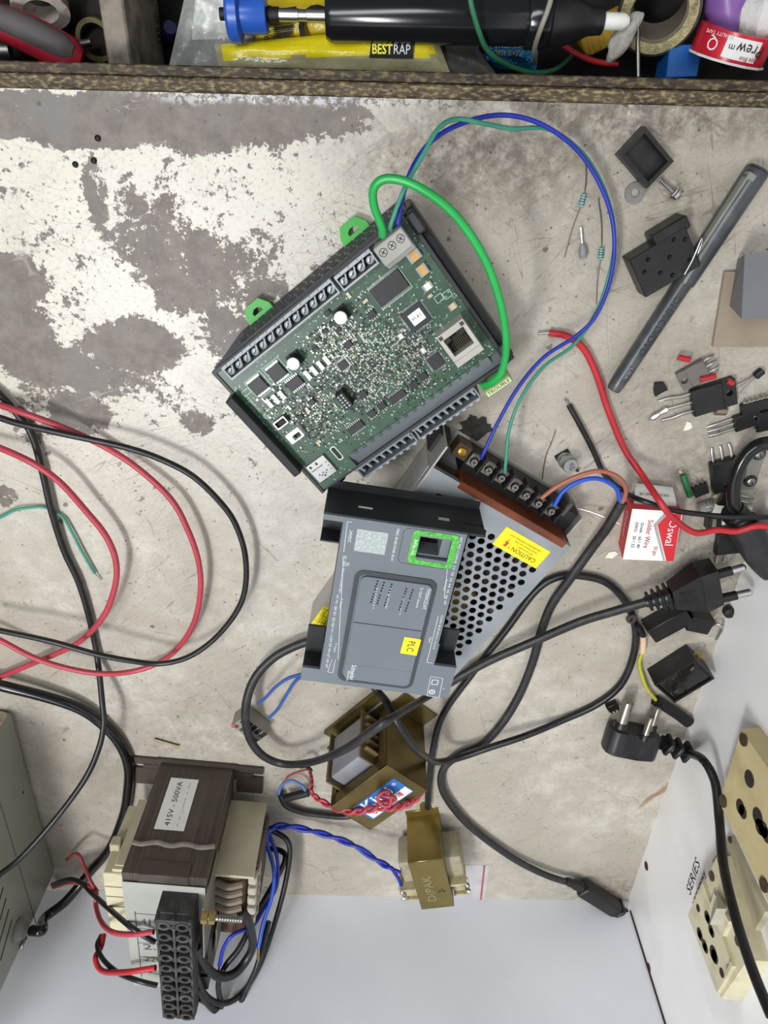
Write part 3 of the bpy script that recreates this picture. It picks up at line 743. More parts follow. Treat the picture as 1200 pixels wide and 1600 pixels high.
b = MB(); b.box((-hw + .1, hl - .75, 1.2), (.9, 1.3, 2.0)); b.build('inner_corner', K.blackm, psu)
v = SF.L(885, 795, 2.2); b = MB(); b.box((v.x, v.y, 1.6), (.35, 1.1, 1.5), bev=.08); b.build('terminal_end_cap', mat('clear_smoky_plastic', '4a4844', .25), psu)
# caution sticker
c4 = [SF.L(*p, ZT) for p in ((792, 823), (860, 862), (836, 890), (770, 848))]
cx = sum(v.x for v in c4) / 4; cy = sum(v.y for v in c4) / 4
sw = ((c4[1]-c4[0]).length + (c4[2]-c4[3]).length) / 2; sh = ((c4[3]-c4[0]).length + (c4[2]-c4[1]).length) / 2
dx = (c4[1] - c4[0]).normalized()
ang = math.degrees(math.atan2(dx.y, dx.x))
b = MB(); b.box((cx, cy, ZT + .012), (sw, sh, .02), rz=ang); cs = b.build('caution_sticker', K.yellow, psu)
xd = -dx; yd = Vector((0, 0, 1)).cross(xd)
def cst(s_, u, v_, h, m_=K.ink, wf=None): text(s_, cs, Vector((cx, cy, ZT + .024)) + xd * u + yd * v_, xd, yd, h, m_, wfit=wf)
cst('CAUTION !', -.3, .33, .3, K.ink, 2.0)
cst('FOR YOUR SAFETY', -.3, .03, .1, K.ink, 1.2); cst('DO NOT REMOVE THE COVER', -.2, -.2, .1, K.ink, 1.7); cst('QUALIFIED SERVICE PERSONNEL ONLY', 0, -.42, .1, K.ink, 2.3)
b = MB(); o_ = Vector((cx, cy, 0)) + xd * 1.0 + yd * .12
zig = [(-.08, .3), (.1, .3), (.02, .08), (.12, .08), (-.06, -.3), (0, -.02), (-.12, -.02)]
b.prism([((o_ + xd * u * 1.2 + yd * v_ * 1.1).x, (o_ + xd * u * 1.2 + yd * v_ * 1.1).y) for u, v_ in zig], ZT + .022, ZT + .03); b.build('lightning_mark', mat('orange_red_print', 'd8401c', .6), cs)

# ------------------------------------------------------------------ loose grey front cover lying on the supply
CZ = 7.75; CD = 3.55
cor = [at(*p, CZ) for p in ((503, 803), (763, 840), (711, 1093), (472, 1062))]
cc = (cor[0] + cor[1] + cor[2] + cor[3]) / 4; cc.z = 0
dv = ((cor[1] - cor[0]) + (cor[2] - cor[3])); cdeg = math.degrees(math.atan2(dv.y, dv.x))
CF = Frame(cc, cdeg)
cov = empty('controller_cover', (cc.x, cc.y, CZ - CD), cdeg, 'grey plastic controller front cover lying on the perforated power supply', 'cover')
lw = CF.L(503, 803, CZ), CF.L(763, 840, CZ), CF.L(711, 1093, CZ), CF.L(472, 1062, CZ)
x0 = (lw[0].x + lw[3].x) / 2; xr = lw[1].x - .1; x1 = (CF.L(719, 859, CZ).x + CF.L(703, 949, CZ).x + CF.L(691, 992, CZ).x) / 3; x1b = CF.L(708, 1062, CZ).x; y1 = (lw[0].y + lw[1].y) / 2; y0 = (lw[2].y + lw[3].y) / 2
M_cov = mat('slate_cover_plastic', '6b7278', .48, 0, .05, 30, bump=.06)
M_covd = mat('shaded_cover_side', '1d2022', .55)  # shade on the grey cover's sides and notches, painted in as near-black
def cl(px, py, z=CZ): v = CF.L(px, py, z); return v.x, v.y
TZ = CD      # local z of the face (the frame's base sits at the rim)
WW, HH = x1 - x0, y1 - y0
xm, ym = (x0 + x1) / 2, (y0 + y1) / 2
# face with two windows cut in (network socket hole, raised panel) made from strips
sx0, sy0 = cl(640, 872); 
a_ = cl(655, 838); c_ = cl(700, 878)
hxa, hxb, hya, hyb = a_[0] + .02, c_[0] - .05, c_[1], a_[1]
def clipx(p): return p
LT = cl(510, 853)[1]; LB = cl(486, 1006)[1]           # left edge notches
LT0 = cl(505, 812)[1]
b = MB(); th = .22
nl = cl(534, 830)[0] - x0                              # notch depth
def slab(xa, xb, ya, yb): b.box(((xa+xb)/2, (ya+yb)/2, TZ - th/2), (xb-xa, yb-ya, th))
n1a, n1b = cl(530, 851)[1], cl(530, 815)[1]            # upper left notch
n2a, n2b = cl(500, 1046)[1], cl(500, 1005)[1]          # lower left notch
n3a, n3b = cl(700, 1042)[1], cl(700, 1008)[1]; nr = x1b - cl(683, 1020)[0]
slab(x0 + nl, hxa, n2a, y1); slab(x0, x0 + nl, n1b, y1); slab(x0, x0 + nl, y0, n2a)
slab(hxa, hxb, hyb, y1); slab(hxa, hxb, n2a, hya); slab(hxb, x1b - nr, n2a, y1); slab(x1b - nr, x1, n3b, y1); slab(x0 + nl, x1b - nr, y0, n2a); slab(x1b - nr, x1b, y0, n3a)
b.build('front_face', M_cov, cov, smooth=0)
b = MB()
b.box(((x0 + xr)/2, y1 - .08, CD/2 - .11), (xr - x0, .16, CD - .22)); b.box(((x0 + xr)/2, y1 + .2, .35), (xr - x0 - .1, .5, .14)); b.box(((x1 + xr)/2, y1 - .25, CD - 1.2), (xr - x1, .5, .16))
o = b.build('rim_wall', M_covd, cov, smooth=0)
b = MB(); b.box(((x0 + x1b)/2, y0 + .08, CD/2), (x1b - x0, .16, CD - .3)); b.box((x1 - .08, ym + 1.2, CD/2 - .1), (.16, HH - 4.2, CD - .3)); b.box((x0 + nl + .08, ym, CD/2 - .1), (.16, HH - 5.4, CD - .3))
b.build('side_wall', M_covd, cov, smooth=0)
# dark pockets in the notches
for xa, xb, ya, yb in ((x0, x0 + nl, n1a, n1b), (x0, x0 + nl, n2a, n2b), (x1b - nr, x1b, n3a, n3b)):
    b = MB(); b.box(((xa+xb)/2, (ya+yb)/2, CD - 1.6), (xb-xa, yb-ya, .16)); b.box((xb if xa == x0 else xa, (ya+yb)/2, CD - .8), (.12, yb-ya, 1.5)); b.box(((xa+xb)/2, ya - .04, CD - .95), (xb-xa, .1, 1.4)); b.build('notch_floor', M_covd, cov)
# slot and clip windows in the rim wall
v = CF.L(573, 784, 6.6); b = MB(); b.box((v.x, y1 + .005, CD - 1.35), (.8, .03, .16), bev=.01); b.build('rim_slot', mat('slot_glow', 'd9d8d2', .6), cov)
v = CF.L(697, 801, 6.6); b = MB(); b.box((v.x, y1 + .005, CD - 1.35), (.62, .03, .26)); b.build('rim_clip', K.lgrey, cov)
# network socket funnel and printed green frame
b = MB(); fx, fy = (hxa+hxb)/2, (hya+hyb)/2; fw, fh = hxb-hxa, hyb-hya
b.frame([(hxa, hya), (hxb, hya), (hxb, hyb), (hxa, hyb)], [(hxa+.12, hya+.12), (hxb-.5, hya+.12), (hxb-.5, hyb-.12), (hxa+.12, hyb-.12)], TZ - 1.6, TZ - .3); b.build('socket_funnel', K.grey, cov, smooth=0)
gxa, gya = cl(637, 872)[0], cl(680, 886)[1]; gxb, gyb = cl(716, 850)[0], cl(660, 829)[1]
b = MB(); b.frame(rrect(gxb-gxa, gyb-gya, .3, 4, (gxa+gxb)/2, (gya+gyb)/2), rrect(gxb-gxa-.78, gyb-gya-.6, .12, 4, (gxa+gxb)/2 + .02, (gya+gyb)/2), TZ, TZ + .02)
m = mat('green_speckle_print', '58b84a', .5, 0, .35, 500, dirt='1f6b2e', dirt_amt=.8, dirt_scale=420)
gf = b.build('green_frame', m, cov)
text('Ethernet', gf, (gxa + .22, (gya+gyb)/2, TZ + .02), (0, -1, 0), (1, 0, 0), .2, K.whiteink)
b = MB(); b.frame(rrect(gxb-gxa+.5, gyb-gya+.1, .35, 4, (gxa+gxb)/2 - .28, (gya+gyb)/2), rrect(gxb-gxa+.46, gyb-gya+.06, .33, 4, (gxa+gxb)/2 - .28, (gya+gyb)/2), TZ, TZ + .008); b.build('print_outline', K.ink, cov)
# raised centre panel in a moat
P = [cl(*p) for p in ((555, 889), (682, 906), (640, 1080), (530, 1058))]
pxa = (P[0][0] + P[3][0]) / 2 - .05; pxb = (P[1][0] + P[2][0]) / 2 + .1; pya = (P[2][1] + P[3][1]) / 2; pyb = (P[0][1] + P[1][1]) / 2 
pw, ph = pxb - pxa, pyb - pya; pcx, pcy = (pxa+pxb)/2, (pya+pyb)/2
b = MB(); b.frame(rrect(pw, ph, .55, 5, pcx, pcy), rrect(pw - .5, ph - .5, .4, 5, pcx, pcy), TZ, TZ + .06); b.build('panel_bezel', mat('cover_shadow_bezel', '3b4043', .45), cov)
b = MB(); b.prism(rrect(pw - .62, ph - .62, .36, 5, pcx + .06, pcy - .02), TZ, TZ + .16); pn = b.build('centre_panel', M_cov, cov)
b = MB()
yl = cl(610, 977)[1]; yl2 = cl(600, 1042)[1]
b.box((pcx + .05, yl, TZ + .161), (pw - .66, .05, .012)); o = b.build('panel_seam', K.ink, pn)
b = MB(); b.box((pcx + .05, yl2, TZ + .161), (pw - .66, .02, .006)); b.build('panel_seam', mat('soft_seam', '555b60', .5), pn)
b = MB()
for ox, oy, n in ((590, 908, 8), (600, 910, 8), (612, 913, 8), (635, 920, 8), (645, 922, 8)):
    x, y = cl(ox, oy, CZ + .16)
    for k in range(n): b.box((x - .02 * k, y - .2 * k - .12 * ((k // 4)), TZ + .163), (.09, .12, .01))
b.build('indicator_lamps', K.ink, pn)
PR = Vector((0, -1, 0)); PU = Vector((1, 0, 0))
def pt(s_, px, py, h, m_=K.whiteink, wf=None, z=TZ + .16, par=None):
    x, y = cl(px, py, CZ + (z - TZ)); text(s_, par or pn, (x, y, z), PR, PU, h, m_, wfit=wf)
pt('TM200CE24T', 666, 936, .2, wf=1.5); pt('Tr OUT Source', 655, 934, .16, wf=1.45)
pt('Schneider', 551, 1051, .3, wf=1.25); pt('Electric', 544, 1056, .15, wf=.8)
pt('0 1 2 3 4 5 6 7', 586, 935, .09, wf=1.5); pt('8 9 10 11 12 13', 628, 945, .09, wf=1.5); pt('PWR RUN ERR SL BAT', 606, 935, .1, wf=1.5)
# yellow PLC sticker
P = [cl(*p, CZ + .16) for p in ((632, 991), (657, 995), (651, 1028), (626, 1024))]
sxc, syc = sum(p[0] for p in P)/4, sum(p[1] for p in P)/4
b = MB(); b.box((sxc, syc, TZ + .175), (1.02, 1.28, .02), rz=-2); ps = b.build('plc_sticker', K.yellow, cov)
text('PLC', ps, (sxc, syc, TZ + .187), PR, PU, .42, K.ink, wfit=.8)
# plain square label and printed legends
P = [cl(*p) for p in ((559, 825), (606, 832), (600, 868), (554, 862))]
qx, qy = sum(p[0] for p in P)/4, sum(p[1] for p in P)/4
b = MB(); b.box((qx, qy, TZ + .005), (1.72, 1.42, .008)); b.build('square_label', mat('speckled_label', 'a9b3b0', .6, 0, .25, 700), cov)
def ft(s_, px, py, h=.14, wf=None): pt(s_, px, py, h, K.whiteink, wf, TZ, cov)
ft('MAC 00-80-F4-0E-30-01', 617, 852, .15, 2.1)
ft('24VDC', 547, 838, .17, .8); ft('DI  DO  Shield COM0 V0+', 535, 898, .13, 2.6); ft('V0 V0- Q0 Q1 Q2 Q3 V1+ V1-', 522, 965, .13, 3.4); ft('Q4 Q5 Q6 Q7 Q8 Q9', 514, 1020, .13, 2.4); ft('SL', 543, 882, .15, .25); ft('Tr Output', 533, 943, .12, .75); ft('Tr Output', 524, 1012, .12, .75)
ft('NC NC COM I0', 716, 860, .13, 1.7); ft('I1 I2 I3 I4 I5 I6 I7', 702, 915, .13, 2.7); ft('COM1 I8 I9 I10 I11 I12 I13', 684, 988, .13, 2.6); ft('Fast Input', 696, 914, .12, .8); ft('Input', 672, 1000, .12, .45)
b = MB()
def outl(px0, py0, px1, py1, wd=.025):
    a = cl(px0, py0); c = cl(px1, py1); d_ = Vector((c[0]-a[0], c[1]-a[1], 0)); b.box(((a[0]+c[0])/2, (a[1]+c[1])/2, TZ + .004), (d_.length, wd, .006), rz=math.degrees(math.atan2(d_.y, d_.x)))
for q in ((543, 815, 536, 872), (543, 815, 550, 816), (537, 863, 528, 1030), (519, 1030, 512, 1050), (513, 1050, 520, 1051), (520, 1051, 524, 1030), (700, 880, 694, 935), (685, 962, 667, 1035), (667, 1035, 676, 1036)): outl(*q)
for q in ((673, 1057, 692, 1060), (692, 1060, 686, 1090), (686, 1090, 667, 1087), (667, 1087, 673, 1057)): outl(*q)
for q in ((676, 1062, 685, 1063), (685, 1063, 683, 1070), (683, 1070, 674, 1069), (674, 1069, 676, 1062)): outl(*q, .04)
b.build('printed_lines', K.whiteink, cov, smooth=0, kind='stuff')
x, y = cl(675, 1081); b = MB(); b.frame(ngon(18, .2, x, y), ngon(18, .15, x, y), TZ, TZ + .008); b.box((x, y, TZ + .004), (.2, .04, .006)); b.box((x, y, TZ + .004), (.04, .2, .006)); b.build('printed_symbol', K.whiteink, cov)
ft('>', 693, 1076, .16)
# ------------------------------------------------------------------ large laminated transformer with terminal strip
TF = Frame((-18.0, -46.65, 0), -5.7)
trf = empty('large_transformer', TF.o, -5.7, 'large brown laminated transformer with black terminal strip and handwritten voltage paper', 'transformer')
M_lam = mat('varnished_laminations', '554d47', .45, .3, .25, 20, dirt='3a312b', dirt_amt=.5, dirt_scale=40)
def lam_stripes(m):
    nt = m.node_tree; N = nt.nodes; Lk = nt.links; p = N['Principled BSDF']; src = p.inputs['Base Color'].links[0].from_socket
    tc = [n for n in N if n.type == 'TEX_COORD'][0]
    mp = N.new('ShaderNodeMapping'); mp.inputs['Scale'].default_value = (900, 8, 8); Lk.new(tc.outputs['Object'], mp.inputs['Vector'])
    no = N.new('ShaderNodeTexNoise'); no.inputs['Scale'].default_value = 1; no.inputs['Detail'].default_value = 2; Lk.new(mp.outputs[0], no.inputs['Vector'])
    rp = N.new('ShaderNodeValToRGB'); rp.color_ramp.elements[0].position = .35; rp.color_ramp.elements[1].position = .65
    rp.color_ramp.elements[0].color = (.6, .58, .56, 1); rp.color_ramp.elements[1].color = (1.25, 1.2, 1.15, 1); Lk.new(no.outputs['Fac'], rp.inputs[0])
    mx = N.new('ShaderNodeMixRGB'); mx.blend_type = 'MULTIPLY'; mx.inputs[0].default_value = .8; Lk.new(src, mx.inputs[1]); Lk.new(rp.outputs[0], mx.inputs[2]); Lk.new(mx.outputs[0], p.inputs['Base Color'])
    bp = N.new('ShaderNodeBump'); bp.inputs['Strength'].default_value = .4; bp.inputs['Distance'].default_value = .0004; Lk.new(no.outputs['Fac'], bp.inputs['Height']); Lk.new(bp.outputs[0], p.inputs['Normal'])
lam_stripes(M_lam)
M_rust = mat('brown_painted_steel', '4f463f', .5, .3, .25, 30, dirt='332a25', dirt_amt=.6, dirt_scale=30)
W_, D_, H_ = 6.1, 15.5, 9.9
# core: outer legs, yokes (window left for the winding)
b = MB(); b.box((W_/2, -1.25, H_/2), (W_, 2.5, H_), bev=.04); b.box((W_/2, -D_ + 1.25, H_/2), (W_, 2.5, H_), bev=.04); b.box((W_/2, -D_/2, 1.2), (W_, D_ - 4, 2.4)); b.box((W_/2, -D_/2, H_ - .75), (W_, D_ - 4, 1.5)); b.box((W_/2, -D_/2, H_/2), (W_, 5, 8))
b.build('laminated_core', M_lam, trf)
# welded seam across the near face, in two beads
v0 = TF.Lp(213, 1316, 1, 0.05); 
b = MB(); pts = [Vector((.1 + k * .6, .02, v0.z + .10 * math.sin(k * 1.7) - .012 * k)) for k in range(11)]
b.tube(spline(pts, 4), .2, n=8); b.build('weld_seam', mat('grey_weld', '7d7468', .6, .2, .3, 80), trf)
# bent edge plate on the top near edge
b = MB(); b.box((3.0, -.35, H_ + .06), (3.6, .9, .1), bev=.03); b.box((3.0, .06, H_ - .5), (3.6, .1, 1.1), bev=.03); b.build('edge_clip', M_rust, trf)
# foot plate with two slots
fa, fb, fc = TF.L(208, 1179, .2), TF.L(412, 1196, .2), TF.L(413, 1222, .2)
b = MB(); x0_, x1_ = fa.x, fb.x; y0_, y1_ = -1.4, .35
b.box((W_/2, -.5, .12), (W_ + .6, 1.8, .24)); 
for xa, xb, sg in ((x0_, -.3, -1), (W_ + .3, x1_, 1)):
    xe = xa if sg < 0 else xb; xi = xb if sg < 0 else xa
    b.box(((xa + xb)/2, -.05, .12), (xb - xa, .75, .24)); b.box(((xa + xb)/2, -1.9, .12), (xb - xa, 2.0, .24)); b.box(((xi*.7 + xe*.3), -.65, .12), (abs(xe - xi) * .6, .55, .24))
b.build('foot_plate', M_rust, trf)
# paper sticker on the near face
P = [TF.Lp(*p, 1, 0.0) for p in ((264, 1217), (308, 1217), (291, 1298), (243, 1297))]
lx0 = (P[0].x + P[3].x)/2; lx1 = (P[1].x + P[2].x)/2; lz0 = (P[2].z + P[3].z)/2; lz1 = (P[0].z + P[1].z)/2
b = MB(); b.box(((lx0+lx1)/2, .03, (lz0+lz1)/2), (abs(lx1-lx0), .03, abs(lz1-lz0))); ls = b.build('rating_sticker', K.paper, trf)
for s_, dx_, m_, h_ in (('415V - 500VA', -.25, K.ink, .42), ('- - ..--- - --', .5, mat('rust_stain', '9a6a35', .8), .3)):
    text(s_, ls, ((lx0+lx1)/2 + dx_, .05, (lz0+lz1)/2), (0, 0, -1), (-1, 0, 0), h_, m_, wfit=abs(lz1-lz0) * .86)
# voltage paper on top with a hand-ruled table
b = MB(); b.prism([(.02, -15.3), (3.7, -15.3), (3.7, -5.2), (6.0, -5.2), (6.0, -.9), (.02, -.9)], H_ + .1, H_ + .14); b.build('voltage_paper', mat('greyed_paper', 'a6a79f', .7, 0, .1, 12, dirt='8e8c80', dirt_amt=.5, dirt_scale=18), trf)
M_pen = mat('pen_line', '3b3b40', .8)
b = MB(); b.box((.75, -9.2, H_ + .15), (.06, 9.4, .01))
for k in range(5): b.box((1.9, -4.8 - k * 2.0, H_ + .15), (2.4, .06, .01))
b.build('table_lines', M_pen, trf, smooth=0, kind='stuff')
for i, s_ in enumerate(('415', '0', '2..', '220', '0')): text(s_, trf, (1.25 + .18 * len(s_), -5.85 - i * 1.75, H_ + .15), (1, 0, 0), (0, 1, 0), .75, M_pen, wfit=.45 * len(s_))
# winding former: cream flanges, winding and terminal lugs
M_cream2 = mat('aged_cream_card', 'cfc7a6', .6, 0, .1, 20, dirt='8d7c55', dirt_amt=.6, dirt_scale=30)
b = MB(); b.box((-.7, -2.75, 4.9), (1.4, .3, 5.8), bev=.03); b.box((-.75, -3.4, 7.95), (1.5, 1.4, .25), bev=.03); b.build('former_flange', M_cream2, trf)
b = MB(); b.box((-1.9, -2.8, 6.0), (.8, .9, .9), bev=.1); b.build('former_peg', M_cream2, trf)
b = MB(); b.box((-1.15, -6.9, 5.3), (2.1, 7.8, 6.0), bev=.1); o = b.build('winding_cover', M_cream2, trf)
b = MB()
for y_ in (-4.6, -5.9, -7.2): b.box((-1.15, y_, 8.31), (1.9, .08, .03))
b.build('cover_marks', mat('smoke_mark', '6d6450', .8), trf, kind='stuff')
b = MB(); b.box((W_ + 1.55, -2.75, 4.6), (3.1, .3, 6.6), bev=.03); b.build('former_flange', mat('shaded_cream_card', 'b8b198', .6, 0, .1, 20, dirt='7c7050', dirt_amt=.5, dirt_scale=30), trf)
b = MB(); b.box((W_ + 1.3, -7.3, 4.6), (2.4, 8.4, 6.0), bev=.6, seg=3); wd = b.build('winding', mat('brown_winding', '5d4433', .5, .1, .3, 90), trf)
for k in range(5):
    b = MB(); b.tube(spline([(W_ + .2, -3.9 - k * 1.05, 7.75), (W_ + 1.2, -4.0 - k * 1.05, 7.95), (W_ + 2.2, -3.9 - k * 1.05, 7.7)], 4), .3, n=8); b.build('sleeved_lead', mat('grey_sleeving', '7c7060', .6, 0, .2, 60), wd)
for k in range(5):
    b = MB(); y_ = -3.4 - k * 1.35
    b.box((W_ + 3.0, y_, 7.4), (.7, .8, .9), bev=.12); b.box((W_ + 3.3, y_, 6.6), (.3, .5, 1.0), bev=.05); b.build('lug', mat('dirty_white_lug', 'b5ad9c', .6, 0, .2, 60, dirt='5d5242', dirt_amt=.6), trf)
b = MB(); b.box((W_ + 3.2, -6.3, 4.5), (.3, 7.2, 4.6), bev=.03); b.box((W_ + 3.1, -2.9, 3.2), (.8, .4, 1.4), bev=.05); b.box((W_ + 2.9, -2.9, 5.2), (.6, .5, .9), bev=.05); b.build('lug_board', mat('lug_board_brown', '55443a', .6, 0, .3, 60), trf)
# galvanised angle that holds the terminal strip, with its bolt
b = MB(); b.box((W_ + .1, -4.2, 9.2), (.14, 6.4, 4.6), bev=.03); b.box((W_ + .55, -8.9, 7.6), (.1, 3.2, 3.6), bev=.03); b.build('strip_bracket', mat('dull_galvanised', '8a857a', .5, .6, .2, 25), trf)
vb = TF.Lp(322, 1433, 0, W_ + .5)
b = MB(); b.m(K.gold); 
for k in (0, .52): b.lathe((W_ + .2 + k, vb.y, vb.z), (.42, 0, 0), [(0, .42), (1, .42)], 6)
b.m(K.dullsteel).cyl((W_ + .2, vb.y, vb.z), (W_ + 3.0, vb.y, vb.z), .2, n=12)
for k in range(9): b.lathe((W_ + 1.35 + k * .18, vb.y, vb.z), (.1, 0, 0), [(0, .2), (.5, .26), (1, .2)], 12, cap=False)
b.build('bolt', None, trf)
# black terminal strip: two columns of screw wells, rows 1.45 cm apart
M_bake = mat('dusty_bakelite', '2c2b2a', .6, 0, .2, 60, dirt='6a6661', dirt_amt=.55, dirt_scale=90)
SZ = H_ + .1; ST = SZ + 2.2
sa, sb = TF.L(240, 1441, ST), TF.L(298, 1441, ST)
sxm = (sa.x + sb.x) / 2; sw_ = sb.x - sa.x; sy1 = (sa.y + sb.y) / 2
strip = empty('terminal_strip', (sxm * S / S, sy1, SZ), 0); strip.parent = trf; strip.location = Vector((sxm, sy1, SZ)) * S; strip.rotation_euler = (0, 0, 0)
nrow = 10; pit = 1.42
b = MB(); b.box((0, -nrow * pit / 2 - .1, .8), (sw_, nrow * pit + .2, 1.6), bev=.04)
for sx in (-1, 0, 1): b.box((sx * (sw_/2 - .12 * abs(sx)), -nrow * pit / 2, 1.75), (.18, nrow * pit, .5))
b.box((0, -.35, 1.75), (sw_, .5, .7), bev=.05)
b.build('strip_body', M_bake, strip)
for k in range(nrow):
    for sx in (-1, 1):
        x_, y_ = sx * sw_ * .26, -.75 - k * pit
        b = MB(); b.frame(ngon(12, .52, x_, y_), ngon(12, .27, x_, y_), 1.5, 2.12 + random.uniform(-.03, .03)); b.build('screw_well', M_bake, strip)
        b = MB(); b.cyl((x_, y_, 1.3), (x_, y_, 1.68), .27, n=12); b.build('well_screw', mat('dark_well_screw', '1b1a19', .5, .5), strip)
    b = MB(); b.frame(ngon(8, .3, 0, -.75 - k * pit - .5), ngon(8, .15, 0, -.75 - k * pit - .5), 1.5, 1.95); b.build('mount_well', M_bake, strip)
# red and black leads into the strip
def lead(nm, mt, pts, r=.2): wire(nm, [TF.Ri @ (at(*p) - TF.o) for p in pts], r, mt, trf)
lead('red_lead', K.dullred, [(84, 1386, .6), (110, 1378, 2.2), (138, 1384, 3.8), (150, 1396, 4.8), (150, 1415, 5.5), (158, 1440, 8), (175, 1456, 10), (205, 1460, 10.8), (240, 1456, 10.9)])
lead('black_lead', K.cord, [(82, 1382, .5), (108, 1374, 2.4), (128, 1380, 3.6), (142, 1394, 4.6), (165, 1415, 8), (200, 1445, 10.3), (225, 1462, 10.8), (242, 1472, 10.9)])
lead('red_lead', K.red, [(162, 1460, 6.5), (158, 1480, 7.5), (149, 1497, 8.5), (160, 1517, 9.5), (195, 1519, 10.8), (243, 1512, 10.9)], .22)
lead('black_lead', K.cord, [(158, 1462, 6.4), (152, 1478, 7.5), (162, 1500, 8.8), (185, 1520, 10), (215, 1532, 10.8), (246, 1540, 10.9)], .2)
lead('red_lead', K.brickred, [(105, 1343, .8), (120, 1334, 2.2), (130, 1350, 3), (142, 1378, 4.2), (152, 1393, 4.5)], .16)
# black and blue leads looping on the right
for i, pts in enumerate(([(306, 1480, 10.5), (318, 1505, 10.2), (340, 1525, 10), (365, 1522, 9.5), (385, 1500, 8.5), (395, 1475, 8), (388, 1440, 8), (376, 1425, 8)],
            [(306, 1520, 10.5), (320, 1553, 10.2), (345, 1568, 10), (375, 1555, 9), (405, 1510, 7), (430, 1440, 5), (448, 1370, 3), (452, 1320, 1.8), (430, 1300, 1.2), (400, 1290, 1.2)],
            [(308, 1545, 10.5), (330, 1575, 10.2), (352, 1585, 10), (372, 1572, 9.5), (388, 1540, 8.8), (403, 1505, 8), (420, 1440, 6)],
            [(312, 1560, 10.4), (345, 1578, 9.9), (341, 1540, 9.6), (352, 1510, 9), (375, 1480, 8), (400, 1430, 6), (425, 1385, 4), (445, 1345, 2.4), (440, 1330, 1.6), (415, 1325, 1.2)])):
    lead('looped_lead', K.cord, pts, .24 if i else .36)
lead('blue_lead', K.deepblue, [(343, 1508, 9.6), (350, 1480, 9.4), (365, 1460, 9), (395, 1446, 7.5), (412, 1420, 6), (432, 1385, 4.5), (433, 1340, 3), (420, 1300, 1.6), (428, 1291, 1.0)], .16)
lead('blue_lead', K.blue, [(404, 1480, 8), (412, 1440, 6.8), (425, 1400, 5.4), (428, 1360, 4), (418, 1320, 2.4), (420, 1298, 1.6), (440, 1292, 1.0)], .17)
lead('bare_end', K.gold, [(404, 1480, 8), (403, 1498, 8)], .12)
lead('bare_end', K.brickred, [(343, 1508, 9.6), (341, 1522, 9.4)], .09)

# ------------------------------------------------------------------ brass-shelled transformer with blue label
KF = Frame((.34, -42.8, 0), 48.5)
kt = empty('labelled_transformer', KF.o, 48.5, 'brass coloured transformer with a blue and white label and coil side exposed', 'transformer')
M_brass = mat('olive_brass_plating', '6e5f36', .36, .75, .2, 30, dirt='3f3519', dirt_amt=.5, dirt_scale=40)
M_coil = mat('grey_coil_tape', '8b8d91', .5, 0, .2, 25, dirt='5c5a58', dirt_amt=.4, dirt_scale=40)
kl, kw, kh = 6.2, 4.0, 6.3
b = MB(); b.box((0, 0, kh - .06), (kl, kw, .12), bev=.03); b.box((kl/2 - .06, 0, kh/2), (.12, kw, kh)); b.box((-kl/2 + .06, 0, kh/2), (.12, kw, kh)); b.build('shell', M_brass, kt)
b = MB(); b.box((kl/2 + .8, -.2, .07), (1.6, kw - .4, .14), bev=.03); b.build('foot_plate', M_brass, kt)
b = MB(); b.box((-kl/2 - .6, 0, .07), (1.2, kw, .14), bev=.03); b.build('foot_plate', M_brass, kt)
b = MB(); b.box((0, 0, kh/2), (kl - .24, kw - .5, kh - .3)); b.build('laminated_core', mat('dark_core', '4b4334', .6, .3, .2, 60), kt)
b = MB(); b.box((0, kw/2 - .2, kh - .45), (kl - .1, .5, .7)); b.box((kl/2 - .5, kw/2 - .2, kh/2), (.8, .5, kh - .2)); b.box((-kl/2 + .35, kw/2 - .2, kh/2), (.5, .5, kh - .2)); b.box((0, kw/2 - .2, .4), (kl - .1, .5, .8)); b.build('core_frame', M_brass, kt)
b = MB(); b.box((-.3, kw/2 + .35, kh/2 - .05), (3.4, 1.6, 3.9), bev=.25, seg=2); b.build('coil', M_coil, kt)
for x_ in (-2.15, 1.55):
    b = MB(); b.box((x_, kw/2 + .5, kh/2 - .05), (.16, 1.7, 4.6), bev=.04); b.build('coil_flange', mat('brown_flange', '6d5c3c', .6, 0, .2, 60), kt)
for k in range(5):
    b = MB(); b.box((1.85, kw/2 + .5, 1.6 + k * .75), (.5, 1.2, .16), bev=.03); b.build('coil_tag', mat('brown_flange', '6d5c3c'), kt)
b = MB(); b.box((.2, kw/2 + 1.0, .2), (6.2, 1.0, .4), bev=.03); b.build('side_strip', M_brass, kt)
# label on the top plate: photograph corners (602,1214) (645,1241) (582,1279) (548,1263)
P = [KF.L(*p, kh) for p in ((618, 1214), (645, 1238), (582, 1280), (551, 1262))]
lcx, lcy = sum(p.x for p in P)/4, sum(p.y for p in P)/4
ll = ((P[0]-P[3]).length + (P[1]-P[2]).length)/2; lh = ((P[0]-P[1]).length + (P[3]-P[2]).length)/2
b = MB(); b.box((lcx, lcy, kh + .015), (ll, lh, .02)); lb = b.build('maker_label', mat('label_blue', '2a63ab', .45), kt)
b = MB(); b.box((lcx + .05, lcy - lh * .27, kh + .028), (ll * .94, lh * .36, .01)); b.build('white_band', K.paper, lb)
text('Kirti', lb, (lcx - .25, lcy + lh * .2, kh + .03), (1, 0, 0), (0, 1, 0), lh * .42, K.whiteink, wfit=ll * .62, bold=.02)
text('®', lb, (lcx + ll * .40, lcy + lh * .28, kh + .03), (1, 0, 0), (0, 1, 0), .3, K.whiteink)
